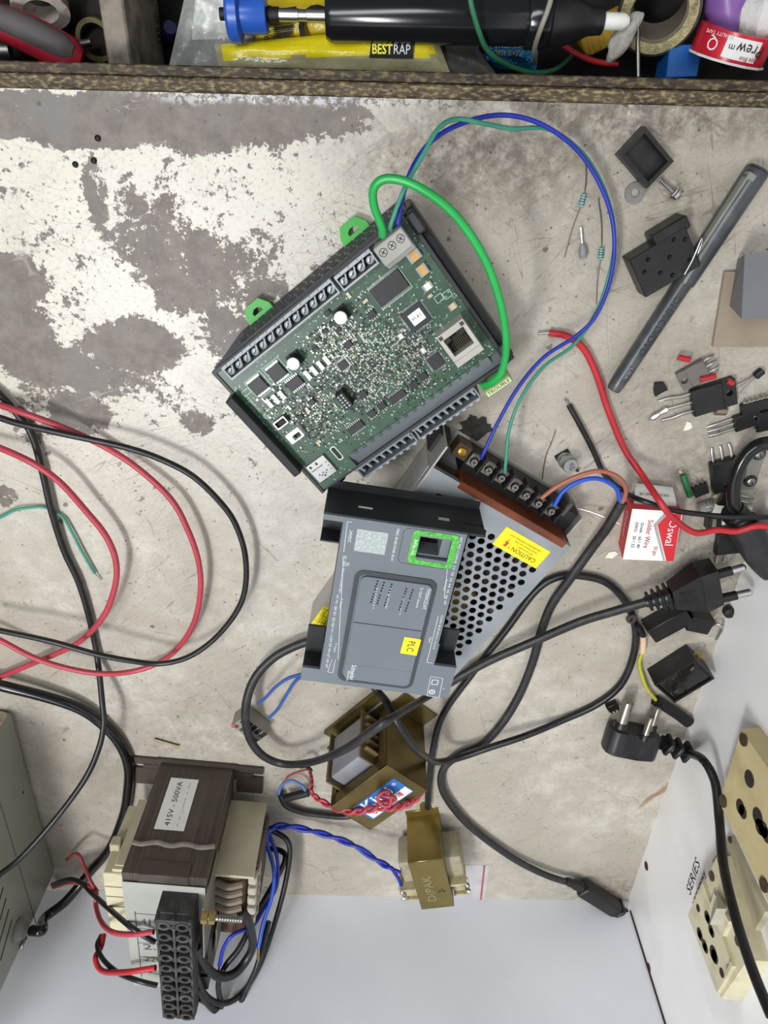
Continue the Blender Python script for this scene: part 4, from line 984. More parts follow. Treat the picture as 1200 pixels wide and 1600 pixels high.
text('0-', lb, (lcx - ll * .3, lcy - lh * .27, kh + .036), (1, 0, 0), (0, 1, 0), .42, K.redink, bold=.03); text('-8', lb, (lcx + ll * .28, lcy - lh * .27, kh + .036), (1, 0, 0), (0, 1, 0), .42, K.redink, bold=.03)
# twisted red leads with a knot over the label
def klead(nm, mt, pts, r=.13): wire(nm, [KF.Ri @ (at(*p) - KF.o) for p in pts], r, mt, kt)
base = [at(*p) for p in ((484, 1204, 2.3), (487, 1218, 3.2), (487, 1237, 4.2), (500, 1250, 5.0), (530, 1265, 6.0), (560, 1268, 6.6), (590, 1262, 6.75), (615, 1262, 6.75), (640, 1255, 6.5), (659, 1237, 5.6), (663, 1218, 4.9))]
sp = spline(base, 10)
for ph in (0, math.pi):
    pts = []
    for i, p in enumerate(sp):
        a = i * .55 + ph; k_ = .16 * min(1, i / 20)
        pts.append(KF.Ri @ (p + Vector((math.cos(a) * k_ * .4, math.sin(a) * k_, math.cos(a) * k_)) - KF.o))
    b = MB(); b.tube(pts, .13, n=8); b.build('twisted_lead', K.dullred, kt, smooth=60)
kc = at(603, 1250, 7.0); knot = []
for k in range(44):
    a = k * 2 * math.pi * 2.0 / 43; r_ = .55 + .16 * math.cos(a * 1.5)
    knot.append(KF.Ri @ (kc + Vector((math.cos(a) * r_, math.sin(a) * r_ * 1.0, .18 * math.sin(a * 1.5) - .1)) - KF.o))
b = MB(); b.tube(knot, .13, n=8); b.build('lead_knot', K.dullred, kt, smooth=60)
klead('brown_lead', K.brickred, [(480, 1202, 1.9), (466, 1206, 1.8), (452, 1212, 1.7), (447, 1217, 1.6)], .09)

# ------------------------------------------------------------------ small brass-strapped transformer
DF = Frame((5.15, -56.4, 0), 12.5)
dt = empty('small_transformer', DF.o, 12.5, 'small brass strapped transformer stamped DIPAK against the back panel', 'transformer')
dw, dl, dh = 2.95, 6.9, 4.4
M_brass2 = mat('yellow_brass_strap', '97864f', .3, .85, .1, 30, dirt='6a5c30', dirt_amt=.4, dirt_scale=40)
b = MB(); b.box((0, 0, dh - .06), (dw, dl, .12), bev=.05); b.box((0, dl/2 - .06, dh/2), (dw, .12, dh), bev=.03); b.box((0, -dl/2 + .06, dh/2), (dw, .12, dh), bev=.03); b.box((0, dl/2 + .35, .06), (dw, .8, .12), bev=.03)
b.prism([(-.1, dl/2 + .7), (.95, dl/2 + .7), (.9, dl/2 + 1.5), (.6, dl/2 + 1.7), (.2, dl/2 + 1.7), (-.05, dl/2 + 1.4)], 0, .12); b.build('strap', M_brass2, dt)
b = MB(); b.box((0, 0, dh/2 - .05), (dw - .06, dl - .3, dh - .2)); b.build('laminated_core', mat('grey_core', '6d6a5c', .5, .4, .2, 60), dt)
M_tape = mat('tan_coil_tape', 'a39b80', .5, 0, .15, 40, dirt='6f664c', dirt_amt=.5)
b = MB(); b.box((.15, .2, 2.0), (dw + 2.6, 3.4, 2.7), bev=.35, seg=2); b.build('coil', M_tape, dt)
M_bob = mat('tan_bobbin', 'b7ab86', .55, 0, .12, 50, dirt='6b5f45', dirt_amt=.6, dirt_scale=150)
for sx in (-1, 1):
    b = MB(); b.box((sx * (dw/2 + .75), -.9, 3.2), (1.5, .22, 1.9), bev=.06); b.box((sx * (dw/2 + .75), -3.0, 3.0), (1.3, .22, 1.5), bev=.05); b.box((sx * (dw/2 + .65), -1.9, 3.35), (1.1, 1.9, .2), bev=.05); b.build('bobbin_flange', M_bob, dt)
    for k in range(3):
        b = MB(); y_ = -1.1 - k * .85; b.box((sx * (dw/2 + 1.35), y_, 3.5), (.5, .1, .3), bev=.02); b.lathe((sx * (dw/2 + 1.45), y_, 3.5), (0, 0, .3), [(0, .2), (.6, .22), (1, .08)], 10); b.build('solder_tag', K.solder if k != 1 else K.dullsteel, dt)
M_stamp = mat('stamped_highlight', 'c3b687', .3, .8)
text('DIPAK', dt, (-.25, -.5, dh + .01), (0, 1, 0), (-1, 0, 0), .75, M_stamp, wfit=3.6, name='stamped_lettering', depth=.006)
text('2-', dt, (.75, -.9, dh + .01), (0, 1, 0), (-1, 0, 0), .55, K.ink)
# blue pair from the large transformer's leads to this one
tw = [at(*p) for p in ((418, 1318, 1.0), (424, 1294, 1.3), (450, 1291, 1.2), (485, 1298, 1.2), (520, 1308, 1.4), (555, 1322, 2.0), (590, 1345, 2.8), (612, 1357, 3.3))]
sp = spline(tw, 10); pr_ = empty('blue_wire_pair', sp[0], 0, 'twisted pair of deep blue wires running to the small brass transformer', 'wire')
for j, ph in enumerate((0, math.pi)):
    pts = []
    for i, p in enumerate(sp):
        a = i * .33 + ph; pts.append(p + Vector((0, math.sin(a) * .2, math.cos(a) * .12)) - sp[0])
    pts += [at(626, 1363, 3.6) - sp[0]] if j == 0 else [at(622, 1372, 3.6) - sp[0], at(630, 1390, 3.6) - sp[0]]
    b = MB(); b.tube(pts, .16, n=8); b.build('wire_strand', K.deepblue, pr_, smooth=60)
# ------------------------------------------------------------------ grey steel enclosure at the back left
EF = Frame((-29.1, -41.05, 0), -3.3)
enc = empty('steel_enclosure', EF.o, -3.3, 'grey painted steel instrument enclosure with slanted vent slots and cable gland', 'enclosure')
M_enc = mat('khaki_grey_enamel', '8f9184', .4, 0, .05, 20)
eh, ed, ew = 17, 21.4, 24
b = MB(); b.box((-ew/2, -ed/2, eh/2 + .2), (ew, ed, eh), bev=.35, seg=3); b.build('case', M_enc, enc)
b = MB(); b.prism(rrect(ew - .3, eh - .3, .6, 4, -ew/2, eh/2 + .2), -.02, .06, Matrix(((1, 0, 0, 0), (0, 0, 1, 0), (0, 1, 0, 0), (0, 0, 0, 1)))); b.build('front_panel', mat('rust_speckled_panel', 'aa9f8b', .6, 0, .15, 40, dirt='6d5138', dirt_amt=.8, dirt_scale=170), enc)
v0 = EF.Lp(0, 1255, 0, 0); v1 = EF.Lp(54, 1435, 0, 0)
b = MB(); b.box((.0, (v0.y + v1.y)/2 - .5, (v0.z + v1.z)/2), (.05, abs(v1.y - v0.y) + 3, .06), R=Matrix.Rotation(math.atan2(v1.z - v0.z, v1.y - v0.y), 3, 'X')); b.build('panel_seam', mat('seam_shadow', '55564d', .7), enc)
for k in range(6):
    a = EF.Lp(2 + k * 4.5 - 6, 1352 + k * 17, 0, 0); c = EF.Lp(-22 + k * 4.5 + 0, 1412 + k * 17 + 4, 0, 0)
    d = c - a; b = MB(); b.box((.0, (a.y + c.y)/2, (a.z + c.z)/2), (.06, d.length, .16), R=Matrix.Rotation(math.atan2(d.z, d.y), 3, 'X'), bev=.02); b.build('vent_slot', K.blackm, enc)
g = EF.Lp(27, 1453, 0, 0)
b = MB(); b.lathe((0, g.y, g.z), (.7, 0, 0), [(0, .95), (.3, .95), (.5, .75), (1, .65)], 20); gl = b.build('cable_gland', mat('grey_gland', '7f7e78', .5), enc)
g2 = EF.Lp(35, 1473, 0, 0)
b = MB(); b.box((.12, g2.y, g2.z), (.24, .5, 1.1), bev=.1); b.m(K.steel); b.build('gland_bracket', K.dullsteel, enc)
b = MB(); b.lathe((.2, g2.y, g2.z), (.25, 0, 0), [(0, .34), (.6, .34), (1, .2)], 6); b.build('screw', K.steel, enc)
b = MB(); b.lathe((.0, EF.Lp(36, 1238, 0, 0).y, EF.Lp(36, 1238, 0, 0).z), (.06, 0, 0), [(0, .1), (1, .07)], 8); b.build('paint_chip', K.ink, enc)

# ------------------------------------------------------------------ socket plates on the right wall (local axes: x out of the wall)
M_plate = mat('yellowed_plastic', 'cbbb8a', .45, 0, .08, 25, dirt='8a7a4f', dirt_amt=.4, dirt_scale=40)
M_plate2 = mat('ivory_plastic', 'd3cba9', .45, 0, .08, 25, dirt='7d6f4e', dirt_amt=.45, dirt_scale=55)
M_hole = mat('socket_hole', '2a221c', .8)
M_screwb = mat('brown_screw', '574335', .5, .6, .2, 200)
def wall_hole(par, o, px, py, xf, r, name='socket_hole', m_=M_hole, ry=None, dep=.03):
    q = at_x(px, py, xf) - o
    b = MB(); b.lathe((q.x + .02, q.y, q.z), (-dep - .02, 0, 0), [(0, r), (1, r)], 14)
    if ry: b.lathe((q.x + .02, q.y + ry[0], q.z + ry[1]), (-dep - .02, 0, 0), [(0, r * .9), (1, r * .9)], 14)
    return b.build(name, m_, par)
def wall_plate(name, corners, thick, mt, label, cat, taper=.12):
    P = [at_x(*p, WX - thick) for p in corners]
    o = Vector((WX, sum(p.y for p in P)/4, sum(p.z for p in P)/4))
    e = empty(name, o, 0, label, cat)
    b = MB(); top = [p - o for p in P]; bot = []
    cy, cz = sum(p.y for p in top)/4, sum(p.z for p in top)/4
    for p in top: bot.append(Vector((-.01, cy + (p.y - cy) * (1 + taper * .3), cz + (p.z - cz) * (1 + taper * .3))))
    b.hexa(bot, top)
    return e, o, b
th1 = 1.3
e1, o1, b = wall_plate('socket_plate', ((1158, 1140), (1124, 1254), (1208, 1425), (1262, 1290)), th1, M_plate, 'large yellowed socket plate with round pin holes high on the side board', 'socket')
b.build('plate_body', M_plate, e1)
for px, py, r, ry in ((1171, 1217, .55, None), (1157, 1261, .5, (.0, .35)), (1184, 1276, .55, (-.3, .5)), (1193, 1296, .5, (0, .4))): wall_hole(e1, o1, px, py, WX - th1, r, ry=ry)
for px, py in ((1163, 1156), (1131, 1252), (1195, 1383)): wall_hole(e1, o1, px, py, WX - th1, .42, 'plate_screw', M_screwb, dep=.12)
th2 = .35
e2, o2, b = wall_plate('cover_plate', ((1140, 1307), (1112, 1345), (1178, 1455), (1196, 1424)), th2, M_plate2, 'flat dirty ivory cover plate beside the switch socket', 'cover plate')
b.build('plate_body', mat('dirty_ivory', 'b3aa8e', .55, 0, .12, 25, dirt='6d6248', dirt_amt=.5, dirt_scale=45), e2)
q = at_x(1141, 1312, WX - th2) - o2; b = MB(); b.lathe((q.x, q.y, q.z), (-.08, 0, 0), [(0, .25), (1, .18)], 12); b.build('plate_screw', M_screwb, e2)
th3 = 1.4
e3, o3, b = wall_plate('switch_socket', ((1119, 1340), (1079, 1430), (1127, 1560), (1168, 1500)), th3, M_plate2, 'ivory socket and rocker switch unit low on the side board', 'socket')
b.build('plate_body', M_plate2, e3)
# socket half as its own raised strip, and a frame around the rocker
def quad3(pxs, x_in, x_out, mt, name, par, o):
    B = [at_x(*p, WX - th3) - o for p in pxs]; T = [p + Vector((x_out - x_in, 0, 0)) for p in B]
    b = MB(); b.hexa(B, T); return b.build(name, mt, par)
sq = quad3(((1103, 1378), (1080, 1430), (1126, 1552), (1150, 1510)), 0, -.25, M_plate2, 'socket_insert', e3, o3)
for px, py, r in ((1091, 1419, .26), (1105, 1432, .36), (1093, 1458, .36), (1111, 1453, .33), (1101, 1477, .36), (1115, 1490, .5), (1128, 1520, .3)): wall_hole(e3, o3, px, py, WX - th3 - .25, r, ry=(0, .2) if r > .3 else None)
rk = quad3(((1122, 1395), (1113, 1423), (1136, 1463), (1146, 1440)), 0, -.3, mat('rocker_cream', 'd9d2b4', .4, dirt='6b6047', dirt_amt=.4), 'rocker', e3, o3)
rr = [at_x(*p, WX - th3 - .3) - o3 for p in ((1122, 1395), (1113, 1423), (1125, 1445), (1136, 1420))]
b = MB(); b.hexa(rr, [rr[0] + Vector((-.05, 0, 0)), rr[1] + Vector((-.05, 0, 0)), rr[2] + Vector((-.7, 0, 0)), rr[3] + Vector((-.7, 0, 0))]); b.build('rocker_wedge', mat('rocker_grey', 'b7b4a2', .4), rk)
for px, py in ((1113, 1369), (1154, 1470)): wall_hole(e3, o3, px, py, WX - th3, .33, 'plate_screw', M_screwb, dep=.1)
for s_, px, py in (('6A 240V~', 1133, 1512),): 
    q = at_x(px + 5, py - 5, WX - th3 - .25) - o3; text(s_, e3, q + Vector((-.01, 0, 0)), (0, -1, 0), (0, 0, -1), .22, M_pen)
# handwriting on the side board
hw_ = empty('wall_writing', at_x(1083, 1382, WX), 0, 'black handwritten note on the white side board beside the switch', 'writing')
ho = at_x(1083, 1382, WX)
def wtext(s_, px, py, qx, qy, h):
    a = at_x(px, py, WX) - ho; c = at_x(qx, qy, WX) - ho; d = (c - a); 
    text(s_, hw_, (a + c) / 2, d, d.cross(Vector((1, 0, 0))), h, K.ink, wfit=d.length, depth=.02)
wtext('SERIES', 1076, 1394, 1091, 1345, .8); wtext('~wwwwwy', 1082, 1412, 1101, 1362, .5)
# ------------------------------------------------------------------ wires and cables
def W(name, pts, r, mt, label, cat='cable', group=None, flat=1.0, seg=8, n=10):
    P = pix(pts); o = empty(name, P[0], 0) if False else None
    return wire(name, P, r, mt, None, n, seg, flat, label, cat, group)
W('red_cable', [(-30, 622, 1.0), (0, 633, 1.2), (50, 650, 1.5), (110, 673, 1.2), (167, 700, .8), (217, 733, .9), (267, 780, 1.2), (293, 827, 1.4), (310, 877, 1.4), (313, 927, 1.3), (300, 980, 1.0), (267, 1023, .6), (217, 1047, .9), (150, 1052, 1.6), (67, 1033, 1.6), (0, 1000, 1.4), (-30, 985, 1.3)], .2, K.dullred, 'long red cable in the wide loop reaching furthest along the bench')
W('red_cable', [(-30, 690, 1.0), (0, 700, 1.2), (50, 723, 1.6), (93, 753, 1.6), (133, 797, 1.5), (167, 840, 1.5), (182, 883, 1.6), (177, 927, 1.5), (157, 970, 1.4), (117, 1007, 1.2), (50, 1037, .8), (0, 1058, .6), (-30, 1070, .5)], .21, K.dullred, 'red cable in the small loop inside the wider red one')
W('black_cable', [(-30, 645, 1.6), (0, 653, 1.7), (33, 663, 1.8), (100, 678, 1.8), (143, 687, 1.7), (200, 700, 1.6), (250, 717, 1.5), (300, 743, 1.5), (340, 780, 1.5), (367, 817, 1.5), (383, 867, 1.6), (383, 920, 1.6), (367, 960, 1.7), (333, 1000, 1.8), (293, 1027, 2.0), (250, 1037, 2.1), (207, 1033, 2.4), (150, 1022, 2.6), (83, 1003, 2.6), (0, 985, 2.4), (-30, 978, 2.3)], .2, K.cord, 'black cable in the widest loop around the red ones')
W('black_cable', [(-30, 590, .4), (0, 617, .5), (27, 647, .5), (50, 680, .5), (67, 740, .5), (80, 797, .5), (100, 860, .4), (123, 910, .4), (140, 967, .4), (152, 1027, .5), (160, 1100, 2.0), (162, 1130, 2.6), (155, 1167, 3.4), (134, 1215, 4.6), (89, 1277, 6.0), (34, 1339, 7.8), (0, 1366, 9), (-35, 1392, 10.5)], .22, K.cord, 'straight black cable running from the bench edge under the loops to the enclosure')
g_ = EF.W((1.15, g.y, g.z))
P = pix([(-40, 1062, 1.0), (0, 1071, 1.2), (69, 1088, 1.0), (120, 1105, .8), (155, 1127, .6), (186, 1160, .5), (201, 1198, .5), (199, 1242, .5), (192, 1277, .6), (172, 1325, 1.0), (138, 1366, 1.2), (103, 1408, 2.7), (69, 1435, 4.2)]) + [g_ + Vector((1.0, .1, 0)), g_]
wire('mains_cable', P, .42, K.glossblack, None, 12, 8, 1.0, 'thick glossy black mains cable entering the enclosure gland', 'cable')
gw = empty('green_wire', at(0, 808, .2), 0, 'short thin green wire with a stripped end inside the cable loops', 'wire'); gb = at(0, 808, .2)
wire('insulation', pix([(-20, 815, .2), (0, 808, .3), (23, 797, .4), (50, 793, .3), (70, 793, .2), (97, 807, .25), (113, 833, .3), (127, 860, .3), (148, 896, .25)]), .1, K.teal, gw, 8, 6, base=gb)
wire('bare_end', pix([(148, 896, .25), (158, 906, .15)]), .05, K.tin, gw, 6, 2, base=gb)

# wires between the controller and the supply
W('blue_wire', [(624, 352, 5.9), (623, 340, 6.0), (640, 272, 5.6), (675, 220, 4.6), (730, 190, 3.4), (790, 180, 2.4), (850, 196, 1.8), (905, 238, 1.6), (942, 298, 1.6), (959, 360, 1.6), (955, 430, 1.7), (932, 492, 1.9), (900, 525, 2.0), (850, 558, 2.2), (810, 605, 2.6), (778, 660, 3.0), (757, 705, 3.1), (752, 716, 3.0)], .11, K.deepblue, 'thin blue wire looping from the circuit board to the supply terminals', 'wire')
W('teal_wire', [(611, 360, 5.9), (611, 350, 6.3), (632, 295, 6.3), (662, 240, 5.9), (686, 200, 5.3), (715, 186, 4.5), (760, 194, 3.6), (800, 201, 2.6), (860, 203, 1.1), (915, 245, .9), (950, 312, .9), (960, 380, .9), (946, 450, .9), (925, 500, 1.0), (895, 540, 1.2), (850, 573, 2.0), (815, 620, 2.6), (796, 670, 3.0), (790, 725, 3.1), (789, 738, 3.0)], .1, K.teal, 'thin dull green wire looping from the circuit board to the supply terminals', 'wire')
W('bright_green_wire', [(598, 368, 5.9), (597, 356, 6.2), (584, 320, 6.5), (585, 292, 6.8), (608, 279, 7.0), (655, 293, 7.2), (710, 335, 7.2), (755, 400, 7.0), (781, 470, 6.6), (791, 535, 6.2), (784, 580, 5.6), (768, 598, 5.0), (755, 602, 4.5)], .19, K.green, 'thick bright green wire arching over the board into the TROUBLE plug', 'wire')
# bench lead pair on the right
rl = at(880, 525, .3)
e = empty('red_test_lead', rl, 0, 'red lead with a bare end running past the solder box', 'lead')
wire('insulation', pix([(858, 520, .3), (885, 525, .4), (912, 545, .4), (932, 585, .4), (950, 640, .4), (975, 700, .6), (1003, 742, 1.6), (1030, 782, 3.3), (1050, 808, 3.6), (1085, 832, 3.2), (1120, 828, 3.0), (1150, 830, 3.1), (1180, 822, 3.3), (1205, 822, 3.4), (1240, 820, 3.4)]), .2, K.red, e, 10, 8, base=rl)
wire('bare_end', pix([(858, 520, .3), (840, 521, .2)]), .08, K.tin, e, 6, 3, base=rl)
bl_ = at(890, 632, .2)
e = empty('black_test_lead', bl_, 0, 'black lead with a frayed end passing behind the solder box', 'lead')
wire('insulation', pix([(889, 633, .2), (905, 662, .3), (925, 700, .3), (945, 742, .3), (972, 766, .6), (988, 776, 2.0), (1012, 785, 2.8), (1050, 797, 2.9), (1100, 804, 2.6), (1150, 808, 2.9), (1205, 808, 2.6), (1240, 808, 2.6)]), .17, K.cord, e, 10, 8, base=bl_)
b = MB()
for k in range(5): b.tube([at(889, 633, .2) - bl_, at(884 + random.uniform(-3, 3), 626 + random.uniform(-3, 2), .2) - bl_], .04, n=5)
b.build('frayed_end', K.dullsteel, e, kind='stuff')

# flat black cord whose brown and blue cores feed the supply, ending in a two-pin plug
c0 = at(890, 900, .4)
pc_ = empty('two_pin_cord', c0, 0, 'black cord with brown and blue cores at the supply and a slim two-pin plug', 'power cord')
wire('cord', pix([(972, 785, 2.6), (950, 822, 2.2), (925, 856, 1.4), (890, 905, 1.15), (862, 945, .8), (846, 985, .6), (832, 1035, .5), (812, 1085, .5), (785, 1130, .6), (755, 1162, .5), (718, 1180, .5), (694, 1200, .5), (690, 1228, .5), (705, 1258, .5), (740, 1296, .5), (800, 1340, .6), (850, 1366, .8), (888, 1379, .9)]), .26, K.cordg, pc_, 10, 8, flat=1.3, base=c0)
wire('brown_core', pix([(972, 785, 2.7), (978, 765, 3.1), (965, 745, 3.4), (935, 736, 3.5), (900, 745, 3.4), (870, 760, 3.3), (846, 778, 3.1)]), .14, K.brown, pc_, 8, 8, base=c0)
wire('blue_core', pix([(970, 787, 2.6), (962, 762, 3.0), (935, 748, 3.3), (905, 752, 3.3), (880, 768, 3.2), (866, 790, 3.1)]), .14, K.blue, pc_, 8, 8, base=c0)
A, B = at(908, 1386, .9) - c0, at(968, 1424, .9) - c0
ax = (B - A)
b = MB(); b.lathe(at(884, 1376, .9) - c0, A - (at(884, 1376, .9) - c0), [(0, .3), (.2, .42), (.4, .38), (.6, .5), (.8, .45), (1, .55)], 14); b.build('strain_relief', K.black, pc_)
ang_ = math.degrees(math.atan2(ax.y, ax.x))
b = MB(); m_ = (A + B) / 2; b.box(m_, (ax.length, 1.5, 1.3), rz=ang_, bev=.3, seg=3); b.box(m_ + ax * .42, (.35, 1.7, 1.45), rz=ang_, bev=.1); b.build('plug_body', K.black, pc_)
ad_ = ax.normalized(); sd_ = Vector((-ad_.y, ad_.x, 0))
for sg in (-1, 1):
    b = MB(); q = B + sd_ * sg * .5; b.m(K.black).cyl(q, q + ad_ * .5, .2, n=10); b.m(K.steel).lathe(q + ad_ * .5, ad_ * .6, [(0, .19), (.85, .19), (1, .1)], 10); b.build('pin', None, pc_)

# heavy cord with a moulded plug leaning on the relays
c1 = at(900, 975, .5)
mp_ = empty('moulded_plug_cord', c1, 0, 'black cord with ribbed moulded two-pin plug lying over the relays', 'power cord')
wire('cord', pix([(1012, 940, 2.2), (960, 955, 1.8), (905, 972, 1.6), (835, 1002, 1.6), (770, 1030, 1.2), (725, 1054, 1.0), (690, 1075, 1.0), (660, 1093, 2.2), (635, 1108, 5.2), (612, 1122, 7.4), (590, 1136, 8.0), (540, 1170, 6.8), (490, 1190, 3.4), (445, 1194, 2.0), (410, 1180, 2.0), (388, 1148, 2.2), (384, 1105, 2.2), (397, 1062, 1.7), (425, 1030, 1.2), (458, 1011, 1.0), (490, 1000, .9), (510, 994, .8)]), .27, K.cordg, mp_, 10, 8, flat=1.25, base=c1)
A, B = at(1048, 930, 2.4) - c1, at(1122, 912, 2.6) - c1
ax = B - A; ad_ = ax.normalized(); sd_ = Vector((-ad_.y, ad_.x, 0)).normalized(); ang_ = math.degrees(math.atan2(ax.y, ax.x))
S0 = at(1008, 941, 2.2) - c1
b = MB(); b.tube([S0 + (A - S0) * t for t in (0, .25, .5, .75, 1.0)], .5, n=12, rf=lambda t: .75 + .45 * t); sr = b.build('strain_relief', K.black, mp_)
for k in range(4):
    b = MB(); q = S0 + (A - S0) * (.15 + k * .24); b.box(q, (.2, 1.0 + .14 * k, 1.05 + .1 * k), rz=ang_, bev=.06); b.build('relief_rib', K.black, mp_)
b = MB(); w0, w1 = .75, 1.55
def pq(t, s_, z_): return A + ax * t + sd_ * s_ + Vector((0, 0, z_))
b.hexa([pq(0, -w0, -.55), pq(.62, -w1, -.9), pq(.62, w1, -.9), pq(0, w0, -.55)], [pq(0, -w0, .65), pq(.62, -w1, .75), pq(.62, w1, .75), pq(0, w0, .65)])
b.hexa([pq(.62, -w1, -.9), pq(1, -w1, -.9), pq(1, w1, -.9), pq(.62, w1, -.9)], [pq(.62, -w1, .8), pq(1, -w1 + .1, .5), pq(1, w1 - .1, .5), pq(.62, w1, .8)])
pb_ = b.build('plug_body', K.black, mp_)
for k in range(8):
    b = MB(); b.box(pq(.14 + k * .045, .1, .72), (.06, .95, .05), rz=ang_); b.build('grip_rib', K.black, pb_)
for q, tip in (((1123, 897), (1163, 886)), ((1128, 935), (1173, 925))):
    a = at(*q, 2.5) - c1; t_ = at(*tip, 2.5) - c1; d = t_ - a
    b = MB(); b.m(K.black).cyl(a - d * .2, a + d * .5, .32, n=12); b.m(K.steel).lathe(a + d * .5, d * .55, [(0, .26), (.85, .26), (1, .12)], 12); b.build('pin', None, mp_)

# loop of black cord from under the cover
W('looped_cable', [(668, 1262, .5), (670, 1225, .5), (677, 1168, .5), (693, 1115, .4), (738, 1052, .4), (790, 985, .4), (835, 925, .35), (870, 902, .35), (910, 900, .35), (950, 912, .35), (980, 945, .35), (993, 985, .35), (988, 1030, .35), (968, 1072, .35), (930, 1102, .35), (880, 1125, .5), (820, 1150, 1.2), (765, 1168, 1.4), (718, 1184, 1.6), (690, 1190, 2.2), (676, 1189, 3.3), (662, 1180, 4.8), (648, 1168, 5.9), (622, 1130, 6.1), (606, 1100, 5.0), (592, 1082, 3.9), (575, 1062, 3.3)], .27, K.cord, 'black cord forming a round loop beside the power supply')

# three-pin plug with cord climbing the side board
c2 = at(985, 1170, 0)
tp3 = empty('three_pin_plug', c2, 0, 'black three-pin plug lying with its fat round pins up beside the side board', 'power cord')
PFm = Frame(at(985, 1165, 0), -12)
def lp3(px, py, z): return at(px, py, z) - c2
b = MB(); R3 = Matrix.Rotation(math.radians(-12), 3, 'Z') @ Matrix.Rotation(math.radians(-18), 3, 'X')
ctr = lp3(986, 1156, 1.5)
prof = [(-2.15, .75), (-1.7, 1.15), (-1.0, 1.2), (.3, .95), (1.6, 1.05), (2.05, .7), (2.1, -.9), (1.6, -1.25), (.2, -1.2), (-1.3, -1.0), (-2.0, -.7), (-2.2, 0)]
M4 = Matrix.Translation(ctr) @ (R3 @ Matrix(((1, 0, 0), (0, 0, 1), (0, 1, 0)))).to_4x4()
b.prism([(x, z) for x, z in prof], -1.1, .95, M4)
bb = b.bm
bmesh.ops.bevel(bb, geom=[e_ for e_ in bb.edges], offset=.16, segments=2, affect='EDGES', profile=.5)
b.build('plug_body', mat('plug_black', '222226', .45, dirt='3d3c40', dirt_amt=.3), tp3)
fwd = R3 @ Vector((0, 1, 0))
for (px, py), (qx, qy), r in (((971, 1131), (973, 1096), .42), ((1019, 1135), (1019, 1105), .24), ((1008, 1150), (1010, 1119), .26)):
    a = lp3(px, py, 2.2 if px < 1000 else (1.9 if px > 1015 else 2.5)); 
    b = MB(); b.m(K.black).lathe(a - fwd * .3, fwd * .4, [(0, r + .12), (1, r + .12)], 14); b.m(mat('dull_nickel', 'a39d90', .35, .9)).lathe(a, fwd * (1.95 if r > .3 else 1.6), [(0, r), (.93, r), (1, r * .7)], 18); b.build('pin', None, tp3)
st_ = [lp3(1034, 1160, 1.5), lp3(1075, 1176, 1.8)]
b = MB(); b.tube([st_[0] + (st_[1] - st_[0]) * t / 6 for t in range(7)], .55, n=12, rf=lambda t: .9 + .2 * math.cos(t * 18)); b.build('strain_relief', K.black, tp3)
for k in range(3):
    b = MB(); q = st_[0] + (st_[1] - st_[0]) * (.2 + .36 * k); b.box(q, (.38, 1.35, 1.35), rz=-25, bev=.12); b.build('relief_rib', K.black, tp3)
pts = [st_[1], at_x(1098, 1187, 24.0) - c2, at_x(1117, 1222, 24.3) - c2, at_x(1124, 1280, 24.2) - c2, at_x(1130, 1350, 23.6) - c2, at_x(1147, 1425, 23.0) - c2, at_x(1172, 1505, 23.0) - c2, at_x(1202, 1580, 23.0) - c2, at_x(1230, 1640, 23.0) - c2]
wire('cord', pts, .32, K.cord, tp3, 12, 8)

# yellow-green earth wire with eyelet and black sleeve
c3 = at(1005, 1040, .2)
ew_ = empty('earth_wire', c3, 0, 'yellow and green striped wire with an eyelet and a black sleeved end', 'wire')
wire('insulation', pix([(1004, 1018, .5), (999, 1035, .4), (1003, 1055, .4), (1012, 1077, .4), (1027, 1096, .4)]), .15, K.yg, ew_, 8, 8, base=c3)
wire('crimp_sleeve', pix([(1005, 993, .6), (1005, 1005, .5), (1004, 1019, .5)]), .24, mat('peach_sleeve', 'd9b79a', .5), ew_, 8, 4, base=c3)
wire('eyelet_barrel', pix([(995, 977, .8), (1001, 985, .7), (1005, 994, .6)]), .22, K.blackm, ew_, 8, 4, base=c3)
q = at(986, 967, .9) - c3; b = MB(); b.frame(ngon(18, .36, q.x, q.y), ngon(18, .17, q.x, q.y), q.z - .08, q.z + .08); b.build('eyelet', mat('dark_eyelet', '55504c', .4, .7), ew_)
wire('black_sleeve', pix([(1024, 1094, .4), (1040, 1104, .4), (1060, 1117, .4), (1077, 1130, .5)]), .34, K.blackm, ew_, 8, 5, flat=1.4, base=c3)

# small cord stub with crimped splice by the large transformer
c4 = at(470, 1245, .5)
sc = empty('spliced_lead', c4, 0, 'grey blue lead with a black taped splice beside the brass transformer', 'lead')
wire('blue_lead', pix([(480, 1240, .8), (472, 1228, 1.0), (455, 1220, .9), (440, 1228, .7), (436, 1243, .5), (444, 1258, .5)]), .14, mat('faded_blue', '5a78ad', .5), sc, 8, 8, base=c4)
wire('taped_splice', pix([(447, 1247, .8), (462, 1243, .9), (482, 1238, .9)]), .36, K.blackm, sc, 10, 5, base=c4)
wire('cord', pix([(438, 1240, .5), (447, 1258, .5), (470, 1268, .45), (500, 1273, .45), (535, 1276, .45), (560, 1272, .4)]), .28, K.cord, sc, 10, 8, base=c4)
wire('tape_tail', pix([(486, 1204, 1.4), (479, 1197, 1.5), (470, 1198, 1.4)]), .16, K.blackm, sc, 8, 5, base=c4)

